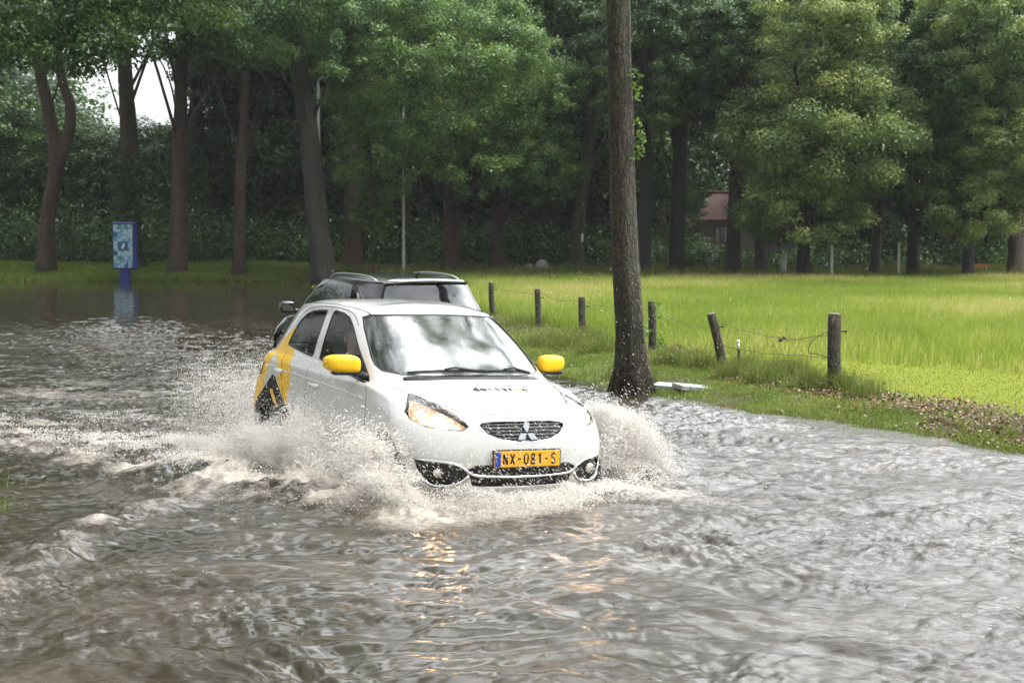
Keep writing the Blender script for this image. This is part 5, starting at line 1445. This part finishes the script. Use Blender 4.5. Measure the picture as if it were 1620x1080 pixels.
# wire knot and white insulator hanging on the slack strand
Pm = span(at(4, .85), at(5, .80), .12, .006, 0)
mb = MB(); rng = np.random.RandomState(6)
for k in range(5): mb.tube(span(Pm[22] + rng.normal(size=3) * .02, Pm[22] + rng.normal(size=3) * .03, .01, .015, 90 + k, 10), .006, 5)
tag(mb.build("wire_knot", WIRE, None, True), "tangled knot in the middle of the slack fence wire", "wire knot")
g = np.array([px(1170, 560, 20.3)[0], 20.3, float(gz(px(1170, 560, 20.3)[0], 20.3))])
so = empty("short_stake", g, 0, "thin short stake with a white insulator right of the leaning post", "stake")
mb = MB(); mb.tube([(0, 0, -.1), (.0, 0, .30), (-.02, 0, .32)], .018, 8); mb.build("rod", OLDWOOD, so, True)
mb = MB(); mb.tube([(-.01, 0, .34), (-.01, 0, .40)], [.022, .016], 10); mb.ball((-.01, 0, .42), .024, 10, 8); mb.build("insulator", simple("white_plastic", (.75, .75, .72), .4), so, True)

# concrete slabs beside the near trunk
CONC = simple("wet_concrete", (.32, .31, .30), .35, vary=.25, vscale=14, bump=.3)
for i, (u, v, dx, dy, rz, tl, lb) in enumerate([(1103, 616, .50, .34, .25, .10, "flat grey paving slab lying by the foot of the near trunk"), (1066, 612, .46, .32, -.35, .05, "second paving slab half under water between the trunk and the flat slab")]):
    y = 4500 / (v - 375); x = (u - 810) / 2500 * y
    mb = MB(); mb.bbox((0, 0, 0), (dx, dy, .055), .008, tilt=(tl, 'Y'))
    o_ = mb.build("paving_slab", CONC, None); o_.location = (x, y, max(.02, float(gz(x, y))) + .035); o_.rotation_euler = (0.03, 0, rz)
    tag(o_, lb, "slab", "slabs by the near trunk")

# the blue poster panel
g = gpt(199, 66.2)
ps = empty("poster_panel", g, R(-18), "blue free-standing poster panel with a mosaic of blue squares on the far bank", "sign")
BLUE = simple("blue_enamel", (.030, .045, .20), .35)
mb = MB(); mb.bbox((0, .0, .25), (.42, .24, .70), .02); mb.build("foot", BLUE, ps)
mb = MB(); mb.bbox((0, 0, 1.56), (1.04, .30, 1.98), .03); mb.build("case", BLUE, ps)
mb = MB(); mb.bbox((0, -.152, 1.56), (.98, .02, 1.90), .008); mb.build("frame", simple("panel_frame", (.02, .022, .035), .4), ps)
tile_m = [simple("poster_pale", (.36, .50, .52), .5), simple("poster_blue", (.12, .26, .42), .5), simple("poster_deep", (.03, .10, .20), .5), simple("poster_teal", (.05, .20, .20), .5), simple("poster_sky", (.22, .38, .47), .5), simple("poster_white", (.62, .66, .62), .5)]
mb = MB(); rng = np.random.RandomState(14)
cols_, rows_ = 9, 18
grid = rng.choice([0, 0, 4, 4, 0, 1], size=(rows_, cols_))
for (r0, r1, c0, c1, m_) in [(0, 2, 2, 4, 3), (0, 2, 5, 7, 3), (3, 5, 0, 2, 2), (5, 7, 0, 2, 1), (7, 11, 2, 7, 2), (11, 13, 0, 2, 2), (13, 15, 2, 4, 3), (13, 15, 4, 5, 1), (13, 15, 7, 8, 1), (15, 18, 5, 7, 2), (16, 18, 0, 2, 1)]:
    grid[r0:r1, c0:c1] = m_
tw, th = .90 / cols_, 1.80 / rows_
for r in range(rows_):
    for c in range(cols_):
        mb.box((-.45 + (c + .5) * tw, -.165, 2.46 - (r + .5) * th), (tw * .985, .006, th * .985), m=int(grid[r, c]))
def fig(cx, cz, s):
    mb.prism([(cx + s * a, cz + s * b) for a, b in [(.30, 1.0), (.75, .85), (.7, .3), (.45, .0), (.35, -.55), (.15, -.5), (.12, -.1), (-.3, -.25), (0, .3)]], -.172, -.169, lambda a, b, d: (a, d, b), 5)
fig(-.04, 1.52, .16); fig(.10, .86, .08)
mb.build("poster", tile_m, ps)

# street lamps among the trees
POLE = simple("galvanised_pole", (.42, .43, .40), .5, vary=.2)
def lamp(u, d, lb, h=7.4, wd=.055):
    g = gpt(u, d)
    ro = empty("street_lamp", g, 0, lb, "street lamp", "street lamps along the wood")
    mb = MB(); mb.tube([(0, 0, -.2), (0, 0, 1.2), (0, 0, 1.25), (0, 0, h)], [wd * 1.35, wd * 1.3, wd, wd * .75], 12); mb.tube(smoothpath([(0, 0, h - .1), (.1, -.1, h + .15), (.9, -.5, h + .3)], 10), wd * .6, 8); mb.build("pole", POLE, ro, True)
    mb = MB(); mb.bbox((1.15, -.63, h + .3), (.6, .22, .11), .04, rz=-.5, seg=3); mb.build("lantern", simple("lantern_grey", (.3, .31, .32), .4) if "lantern_grey" not in bpy.data.materials else bpy.data.materials["lantern_grey"], ro, True)
lamp(639, 64.5, "slim pale street lamp pole between the straight trunk and the broad crown's trunk")
lamp(506, 66.5, "street lamp pole showing beside the upper part of the leaning dark trunk", 8.2, .075)
def post(name, u, v0, d, r, lb, mat, cat="post"):
    g = gpt(u, d); h = px(u, v0, d)[2] - g[2]
    mb = MB(); mb.tube([(0, 0, -.2), (0, 0, h * .5), (0, 0, h)], [r, r * .95, r * .9], 10); mb.tube([(0, 0, h), (0, 0, h + .02)], [r * .9, r * .5], 10)
    o_ = mb.build(name, mat, None, True); o_.location = g
    return tag(o_, lb, cat)
PALE = simple("pale_paint", (.50, .50, .44), .6, vary=.25)
post("pale_post", 1315, 388, 61.0, .06, "pale post standing in front of the spreading lime's foliage", PALE)
post("pale_post", 1421, 384, 62.2, .06, "pale post in the gap right of the olive trunk", PALE)
post("pale_post", 1239, 402, 63.0, .13, "squat pale post left of the spreading lime's trunk", PALE)
# small barrier and stones at the wood's edge
g = gpt(1548, 63.5); br = empty("barrier", g, 0, "small barrier with an orange board at the foot of the right-hand limes", "barrier")
mb = MB(); mb.tube([(-.3, 0, -.1), (-.3, 0, .62)], .03, 8); mb.build("leg", PALE, br, True)
mb = MB(); mb.tube([(.3, 0, -.1), (.3, 0, .62)], .03, 8); mb.build("leg", PALE, br, True)
mb = MB(); mb.bbox((0, -.02, .60), (.74, .05, .13), .012); mb.build("board", simple("orange_board", (.55, .14, .03), .5), br)
for k, (u, s, lb) in enumerate([(838, .26, "low pale stone in the rough grass left of the bent trunk"), (857, .34, "taller pale stone in the rough grass beside the bent trunk")]):
    V, F = MB().ball((0, 0, 0), (s * .9, s * .6, s * 1.5), 14, 10).V, MB().ball((0, 0, 0), (s * .9, s * .6, s * 1.5), 14, 10).F
    V = np.array(V); V *= 1 + .25 * fbm(V[:, 0] * 4 + k * 3, V[:, 2] * 4, 3, 50 + k)[:, None]
    o_ = meshobj("pale_stone", V, F, simple("pale_stone", (.34, .33, .30), .8, vary=.3, bump=.5) if k == 0 else bpy.data.materials["pale_stone"], None, True); o_.location = gpt(u, 66.5) + np.array([0, 0, s * .9])
    tag(o_, lb, "stone")

# the far house
def house():
    g = gpt(1122, 84)
    g[2] -= .75
    ro = empty("house", g, R(-8), "pale house with red tiled roofs half hidden behind the far trunks", "house")
    WALL = simple("cream_render", (.62, .58, .48), .8, vary=.1); ROOF = simple("red_tiles", (.34, .13, .10), .75, vary=.3, vscale=3, bump=.4)
    mb = MB(); mb.box((.9, 3, 1.5), (2.9, 6, 3.4)); mb.box((-2.0, 3.4, 1.1), (2.9, 5, 2.6)); mb.build("wall", WALL, ro)
    def hip(x0, x1, y0, y1, z0, z1, ov=.35):
        V = [(x0 - ov, y0 - ov, z0), (x1 + ov, y0 - ov, z0), (x1 + ov, y1 + ov, z0), (x0 - ov, y1 + ov, z0), (x0 + .7, (y0 + y1) / 2, z1), (x1 - .7, (y0 + y1) / 2, z1)]
        V += [(a, b, c - .12) for a, b, c in V[:4]]
        return V, [(0, 1, 5, 4), (1, 2, 5), (2, 3, 4, 5), (3, 0, 4), (6, 7, 1, 0), (7, 8, 2, 1), (8, 9, 3, 2), (9, 6, 0, 3), (9, 8, 7, 6)]
    mb = MB(); mb.add(*hip(-.55, 2.35, 0, 6, 3.2, 4.7)); r1 = mb.build("roof", ROOF, ro)
    mb = MB(); mb.tube([(-.2, 3, 4.7), (1.9, 3, 4.7)], .09, 8); mb.build("ridge", simple("ridge_tiles", (.42, .12, .10), .6), r1, True)
    mb = MB(); mb.add(*hip(-3.45, -.6, .9, 5.9, 2.4, 3.5)); mb.build("roof", ROOF, ro)
    mb = MB(); mb.add(*hip(2.5, 4.6, 1.5, 5.5, 2.35, 3.0)); mb.box((3.5, 3.5, 1.05), (2.1, 3.6, 2.6), m=1); mb.build("side_roof", [ROOF, WALL], ro)
    for (x, z, w_, h_, y) in ((.75, 2.35, .9, 1.0, 0), (-2.0, 1.3, 1.2, 1.0, .9)):
        mb = MB()
        for a in (-1, 1): mb.box((x + a * w_ / 2, y - .03, z), (.09, .1, h_ + .09)); mb.box((x, y - .03, z + a * h_ / 2), (w_ - .09, .1, .09))
        mb.box((x, y - .03, z), (.06, .08, h_ - .09))
        f = mb.build("window", simple("window_frame_ochre", (.50, .36, .14), .6) if "window_frame_ochre" not in bpy.data.materials else bpy.data.materials["window_frame_ochre"], ro)
        mb = MB(); mb.box((x, y - .012, z), (w_ - .1, .02, h_ - .1)); mb.build("pane", GLASS_DARK, f)
        mb = MB(); mb.box((x, y - .06, z - h_ / 2 - .09), (w_ + .3, .16, .08)); mb.build("sill", WALL, f)
house()

# person in the right-hand front seat
def passenger():
    SKIN = simple("skin", (.50, .30, .22), .5); HAIR = simple("dark_hair", (.018, .012, .009), .6); TOP = simple("dark_jumper", (.035, .035, .04), .9); TRO = simple("dark_trousers", (.03, .035, .05), .9)
    J = {}
    def chain(pts, radii, name, mat, parent, root_first=True):
        bm = bmesh.new(); vs = [bm.verts.new(p) for p in pts]
        for a, b in zip(vs, vs[1:]): bm.edges.new((a, b))
        me = bpy.data.meshes.new(name); bm.to_mesh(me); bm.free()
        o = bpy.data.objects.new(name, me); COL.objects.link(o); o.parent = parent
        return o
    x0, y0 = -.27, -.39
    pts = [(x0, y0, .66), (x0 - .06, y0, .80), (x0 - .13, y0, .95), (x0 - .16, y0, 1.035), (x0 - .165, y0, 1.10), (x0 - .15, y0, 1.175), (x0 - .155, y0, 1.245)]
    rad = [(.155, .13), (.145, .11), (.15, .11), (.075, .07), (.055, .055), (.078, .095), (.072, .088)]
    edges = [(i, i + 1) for i in range(6)]
    for s in (-1, 1):
        b = len(pts)
        pts += [(x0 + .02, y0 + .10 * s, .64), (x0 + .42, y0 + .12 * s, .66), (x0 + .58, y0 + .11 * s, .42), (x0 + .74, y0 + .11 * s, .40)]
        rad += [(.09, .09), (.065, .065), (.045, .045), (.04, .035)]
        edges += [(0, b), (b, b + 1), (b + 1, b + 2), (b + 2, b + 3)]
        b = len(pts)
        pts += [(x0 - .14, y0 + .17 * s, .975), (x0 - .02, y0 + .225 * s, .76), (x0 + .20, y0 + .13 * s, .735)]
        rad += [(.058, .058), (.043, .043), (.03, .03)]
        edges += [(2, b), (b, b + 1), (b + 1, b + 2)]
        w_ = b + 2
        b = len(pts)
        pts += [(x0 + .27, y0 + .10 * s, .735)]; rad += [(.036, .018)]; edges += [(w_, b)]
        for f in range(4):
            k = len(pts)
            dy = (f - 1.5) * .020
            pts += [(x0 + .305, y0 + .09 * s + dy, .738), (x0 + .335 + .006 * (f in (1, 2)), y0 + .085 * s + dy, .732), (x0 + .352 + .008 * (f in (1, 2)), y0 + .082 * s + dy, .718)]
            rad += [(.009, .009), (.008, .008), (.007, .007)]; edges += [(b, k), (k, k + 1), (k + 1, k + 2)]
        k = len(pts)
        pts += [(x0 + .262, y0 + .06 * s, .742), (x0 + .285, y0 + .043 * s, .738)]; rad += [(.010, .010), (.008, .008)]; edges += [(b, k), (k, k + 1)]
    me = bpy.data.meshes.new("person"); me.from_pydata(pts, edges, []); me.update()
    o = bpy.data.objects.new("person", me); COL.objects.link(o)
    m1 = o.modifiers.new("skin", 'SKIN'); m1.use_smooth_shade = True
    for v, r in zip(o.data.skin_vertices[0].data, rad): v.radius = r
    o.data.skin_vertices[0].data[0].use_root = True
    m2 = o.modifiers.new("sub", 'SUBSURF'); m2.levels = 2; m2.render_levels = 2
    bpy.context.view_layer.update()
    ev = o.evaluated_get(bpy.context.evaluated_depsgraph_get())
    me2 = bpy.data.meshes.new_from_object(ev)
    o.modifiers.clear(); o.data = me2; me2.name = "person"
    me2.materials.clear()
    for mm in (SKIN, TOP, TRO): me2.materials.append(mm)
    for p in me2.polygons:
        c = p.center
        p.material_index = 0 if (c.z > 1.06 or (c.x > x0 + .19 and .70 < c.z < .78)) else (2 if c.z < .70 or (c.x > x0 + .12 and c.z < .72) else 1)
    # face: brow, nose, mouth and chin pushed out of the head itself
    hc = Vector((x0 - .15, y0, 1.185))
    for v in me2.vertices:
        d = v.co - hc
        if v.co.z > 1.09 and d.x > 0:
            dy = d.y
            v.co.x += .030 * math.exp(-((d.z + .015) / .022) ** 2 - (dy / .016) ** 2)
            v.co.x += .012 * math.exp(-((d.z + .055) / .016) ** 2 - (dy / .03) ** 2) + .014 * math.exp(-((d.z + .085) / .02) ** 2 - (dy / .03) ** 2)
            v.co.x -= .012 * sum(math.exp(-((d.z - .012) / .014) ** 2 - ((abs(dy) - .032) / .016) ** 2) for _ in (0,))
    fx = max(v.co.x for v in me2.vertices if v.co.z > 1.15 and abs(v.co.y - y0) < .04 and v.co.x < x0)
    mb = MB()
    V, F = MB().ball((0, 0, 0), (.108, .092, .115), 20, 14).V, MB().ball((0, 0, 0), (.108, .092, .115), 20, 14).F
    V = [(v[0] - (.055 if v[0] > .02 and v[2] < .055 else 0), v[1], v[2] * (1 if v[2] > -.06 else 1.25)) for v in V]
    h = meshobj("hair", [(hc.x - .022 + v[0], hc.y + v[1], hc.z + .028 + v[2]) for v in V], F, HAIR, o)
    for s in (-1, 1):
        mb = MB(); mb.ball((fx - .022, y0 + .032 * s, 1.197), (.012, .013, .009), 10, 8); mb.build("eye", simple("eye_white", (.6, .58, .55), .3) if "eye_white" not in bpy.data.materials else bpy.data.materials["eye_white"], o, True)
        mb = MB(); mb.ball((hc.x - .01, y0 + .083 * s, 1.175), (.020, .010, .030), 10, 8); mb.build("ear", SKIN, o, True)
    o.location = WHITE.location; o.rotation_euler = WHITE.rotation_euler
    tag(o, "person with dark hair in a dark jumper sitting behind the white car's side window", "person")
    return o
passenger()
# ================================================================ thrown water
m, n, l, b, o = newmat("spray_drops"); DROP = m
b.inputs['Base Color'].default_value = (.955, .935, .90, 1); b.inputs['Roughness'].default_value = .25; b.inputs['IOR'].default_value = 1.33
t_ = nd(n, 'ShaderNodeBsdfTranslucent', {0: (.965, .945, .91, 1)})
s_ = nd(n, 'ShaderNodeMixShader', {0: .7}); l.new(b.outputs[0], s_.inputs[1]); l.new(t_.outputs[0], s_.inputs[2]); l.new(s_.outputs[0], o.inputs[0])
TW = np.array([[CF[0], CF[1], 0], [CL[0], CL[1], 0], [0, 0, 1]])
def car2w(P): return np.asarray(P) @ TW + np.array([CAR_P[0], CAR_P[1], 0])
def drops(name, label, P, D, r, asp, seed):
    """P places, D travel directions (world); every drop a small stretched bead"""
    rng = np.random.RandomState(seed); N = len(P)
    D = D / (np.linalg.norm(D, axis=1, keepdims=True) + 1e-9)
    u = np.cross(D, rng.normal(size=(N, 3))); u /= np.linalg.norm(u, axis=1, keepdims=True); v = np.cross(D, u)
    r = np.broadcast_to(r, (N,))[:, None]; L = r * np.broadcast_to(asp, (N,))[:, None]
    V = np.stack([P + D * L, P + u * r, P + (-.5 * u + .866 * v) * r, P + (-.5 * u - .866 * v) * r, P - D * L], 1).reshape(-1, 3)
    k = np.arange(N)[:, None] * 5
    F = np.concatenate([k + np.array([[0, 1, 2]]), k + np.array([[0, 2, 3]]), k + np.array([[0, 3, 1]]), k + np.array([[4, 2, 1]]), k + np.array([[4, 3, 2]]), k + np.array([[4, 1, 3]])])
    return tag(meshobj(name, V, F, DROP, None, True), label, "spray", kind="stuff")
def rsize(rng, n, lo, hi): return lo * (hi / lo) ** (rng.rand(n) ** 1.8)
def sheet(rng, n, s0, back, out0, outw, hfun, side, ragged=.25):
    """a curtain of drops beside the car: from s0 backwards over `back` metres"""
    q = rng.rand(n) ** 1.9
    s = s0 - back * q
    cell = fbm(s * 3.1 + side * 7, q * 0 + 3, 3, 120) + .6 * fbm(s * 9, q * 0, 2, 124)
    H = hfun(s) * np.clip(1 + ragged * 1.6 * cell, .25, 1.9)
    f = rng.rand(n) ** .8
    z = H * f * (1 + .18 * np.abs(rng.normal(size=n)) * (f > .7))
    out = out0 + outw * (f ** .8) * (.35 + .65 * rng.rand(n)) + .08 * rng.normal(size=n) + .10 * (s0 - s)
    P = np.stack([s + .10 * rng.normal(size=n), side * (.80 + np.abs(out)), z + .02], 1)
    D = np.stack([-.35 + .3 * rng.normal(size=n), side * (.6 + .3 * rng.normal(size=n)), .9 * (1 - 1.3 * f) + .35 * rng.normal(size=n)], 1)
    return car2w(P), D @ TW
# curtain along the car's right-hand side, thrown up by the front wheel
rng = np.random.RandomState(31)
hR = lambda s: np.interp(s, [-3.0, -2.2, -1.5, -.9, -.2, .4, .9, 1.3, 1.6, 1.85], [.05, .08, .12, .17, .27, .37, .44, .47, .42, .26])
P1, D1 = sheet(rng, 430000, 1.80, 3.9, -.02, .36, hR, -1, .30)
keep = rng.rand(len(P1)) < np.clip(.55 + 1.5 * fbm(P1[:, 0] * 3.3 + P1[:, 2] * 2, P1[:, 1] * 3.3 + P1[:, 2] * 5, 4, 130), .10, 1)
P1, D1 = P1[keep], D1[keep]
drops("splash", "beige curtain of spray thrown up along the white car's near flank", P1, D1, rsize(rng, len(P1), .0009, .0042), rng.uniform(1.2, 3.2, len(P1)), 1)
# torn strings and lumps of water inside the curtain
P1, D1 = sheet(rng, 2600, 1.78, 3.4, -.02, .40, hR, -1, .35)
drops("splash", "torn strings of brown water in the curtain along the white car's flank", P1, D1 + rng.normal(size=D1.shape) * .2, rsize(rng, len(P1), .0035, .0085), rng.uniform(1.5, 7, len(P1)), 11)
# fan on the other side of the nose
n_ = 230000
th = rng.rand(n_); rad_ = rng.rand(n_) ** .62
el = R(3) + R(58) * th ** 1.25
reach = (.98 - .30 * th + .06 * fbm(th * 9, th * 0, 3, 140) + .04 * rng.normal(size=n_))
ro_ = reach * rad_
s_ = 1.32 - .55 * ro_ * rng.rand(n_) + .10 * rng.normal(size=n_)
P2 = np.stack([s_, .72 + ro_ * np.cos(el), .03 + ro_ * np.sin(el) * .98 - .10 * ro_ ** 2], 1)
D2 = np.stack([-.25 + .12 * rng.normal(size=n_), np.cos(el), np.sin(el) - .25 * ro_], 1) + rng.normal(size=(n_, 3)) * .10
drops("splash", "pale fan of spray bursting out beyond the white car's far headlight", car2w(P2), D2 @ TW, rsize(rng, n_, .0012, .0036), rng.uniform(2, 4.5, n_), 2)
# plume hanging behind the car
n_ = 75000
q = rng.rand(n_)
s_ = -1.9 - 1.0 * q + .15 * rng.normal(size=n_)
h_ = np.clip(.62 - .22 * q + .35 * fbm(s_ * 3, q * 0, 3, 150), .08, 1)
f = rng.rand(n_) ** 1.1
P3 = np.stack([s_, -.25 + 1.0 * (rng.rand(n_) - .5) - .5 * q, .02 + h_ * f * (1 + .25 * np.abs(rng.normal(size=n_)))], 1)
D3 = np.stack([-.6 + .3 * rng.normal(size=n_), .3 * rng.normal(size=n_), .5 - f + .4 * rng.normal(size=n_)], 1)
drops("splash", "plume of spray kicked up behind the white car's tail", car2w(P3), D3 @ TW, rsize(rng, n_, .0010, .0042), rng.uniform(1, 2.6, n_), 3)
# froth at the nose, low along the water
n_ = 46000
t_ = rng.normal(size=n_) * .55
s_ = 2.0 - .28 * t_ ** 2 + np.abs(rng.normal(size=n_)) * .17 - .08
f = rng.rand(n_) ** 2.2
P4 = np.stack([s_, t_, f * (.10 + .10 * np.clip(fbm(t_ * 5, t_ * 0, 3, 160) + .4, 0, 1.4)) + .005], 1)
D4 = np.stack([.7 + .2 * rng.normal(size=n_), t_ + .3 * rng.normal(size=n_), .5 - f + .3 * rng.normal(size=n_)], 1)
drops("splash", "low froth of spray pushed along under the white car's bumper", car2w(P4), D4 @ TW, rsize(rng, n_, .0016, .006), rng.uniform(1, 2.6, n_), 4)
# drops flying across the nose, over the flank and up past the near trunk
n_ = 3400
P5 = np.stack([rng.uniform(1.75, 2.55, n_), rng.normal(size=n_) * .62, .08 + .75 * rng.rand(n_) ** 1.5], 1)
D5 = np.stack([.3 + 0 * P5[:, 0], .75 + .15 * rng.normal(size=n_), -.75 + .2 * rng.normal(size=n_)], 1)
n2 = 2600
P6 = np.stack([rng.uniform(-2.0, 1.2, n2), -.95 - .55 * rng.rand(n2), .5 + .55 * rng.rand(n2) ** 2.2], 1)
D6 = np.stack([-.2 + .2 * rng.normal(size=n2), -.3 + .2 * rng.normal(size=n2), .8 + .3 * rng.normal(size=n2)], 1)
drops("splash", "single drops of water flying across the white car's nose and flank", car2w(np.concatenate([P5, P6])), np.concatenate([D5, D6]) @ TW, rsize(rng, n_ + n2, .0012, .0036), np.concatenate([rng.uniform(2.5, 6, n_), rng.uniform(1, 2.6, n2)]), 5)
n_ = 420
q = rng.rand(n_)
P7 = np.stack([-.2 + 2.6 * q + .4 * rng.normal(size=n_), 13.2 + 3.0 * rng.rand(n_), .2 + 1.5 * rng.rand(n_) ** 1.6 * (1 - .35 * q)], 1); P7[:, 0] = np.where(P7[:, 0] < .2, P7[:, 0] + 1.2, P7[:, 0])
D7 = np.stack([.6 + .1 * rng.normal(size=n_), 0 * q, -.6 + .2 * rng.normal(size=n_)], 1)
drops("splash", "scattered drops flying off in front of the near trunk", P7, D7, rsize(rng, n_, .0009, .0024), rng.uniform(4, 8, n_), 6)
# churned wake: short spikes of water all over the wash to the left
n_ = 60000
s_ = 1.2 - 6.5 * rng.rand(n_) ** 1.1
t_ = -(.8 + .34 * np.clip(1.7 - s_, 0, 9) * rng.rand(n_) ** .6 + .25 * np.abs(rng.normal(size=n_)))
keep = (fbm(s_ * 1.7, t_ * 2.2, 4, 170) > .02) | (rng.rand(n_) < .08)
s_, t_ = s_[keep], t_[keep]; n_ = len(s_)
f = rng.rand(n_) ** 2.4
W2 = car2w(np.stack([s_, t_, 0 * s_], 1)); zw, _ = water(W2[:, 0], W2[:, 1])
W2[:, 2] = zw + f * (.10 + .08 * np.clip(fbm(s_ * 4, t_ * 4, 3, 175), -1, 1)) * np.exp(-np.clip(1 - s_, 0, 9) / 5)
D8 = np.stack([-.4 + .4 * rng.normal(size=n_), -.4 + .4 * rng.normal(size=n_), .6 - f + .3 * rng.normal(size=n_)], 1)
drops("splash", "broken spray over the churned wake on the near side", W2, D8 @ TW, rsize(rng, n_, .0018, .007), rng.uniform(1, 2.2, n_), 7)
# rain
rng = np.random.RandomState(77); n_ = 1500
d_ = rng.uniform(5, 34, n_); P9 = np.stack([rng.uniform(-.36, .36, n_) * d_, d_, rng.uniform(.1, 8, n_)], 1)
P9 = P9[P9[:, 2] < CAM_H + .16 * P9[:, 1]]
D9 = np.tile([[.05, .02, -1.0]], (len(P9), 1)) + rng.normal(size=(len(P9), 3)) * .05
drops("rain", "raindrops falling through the whole scene", P9, D9, .0012, rng.uniform(3, 8, len(P9)), 8)
# ================================================================ wet air
m = bpy.data.materials.new("wet_air"); m.use_nodes = True
n, l = m.node_tree.nodes, m.node_tree.links; n.clear()
o = n.new('ShaderNodeOutputMaterial'); v = n.new('ShaderNodeVolumePrincipled')
v.inputs['Color'].default_value = (.93, .95, .96, 1); v.inputs['Density'].default_value = .00024; v.inputs['Anisotropy'].default_value = 0.0
l.new(v.outputs[0], o.inputs['Volume'])
mb = MB(); mb.box((0, 55, 19.5), (190, 150, 43)); hz = mb.build("haze", m, None)
tag(hz, "thin rain haze hanging in the air over the meadow and wood", "haze", kind="stuff")
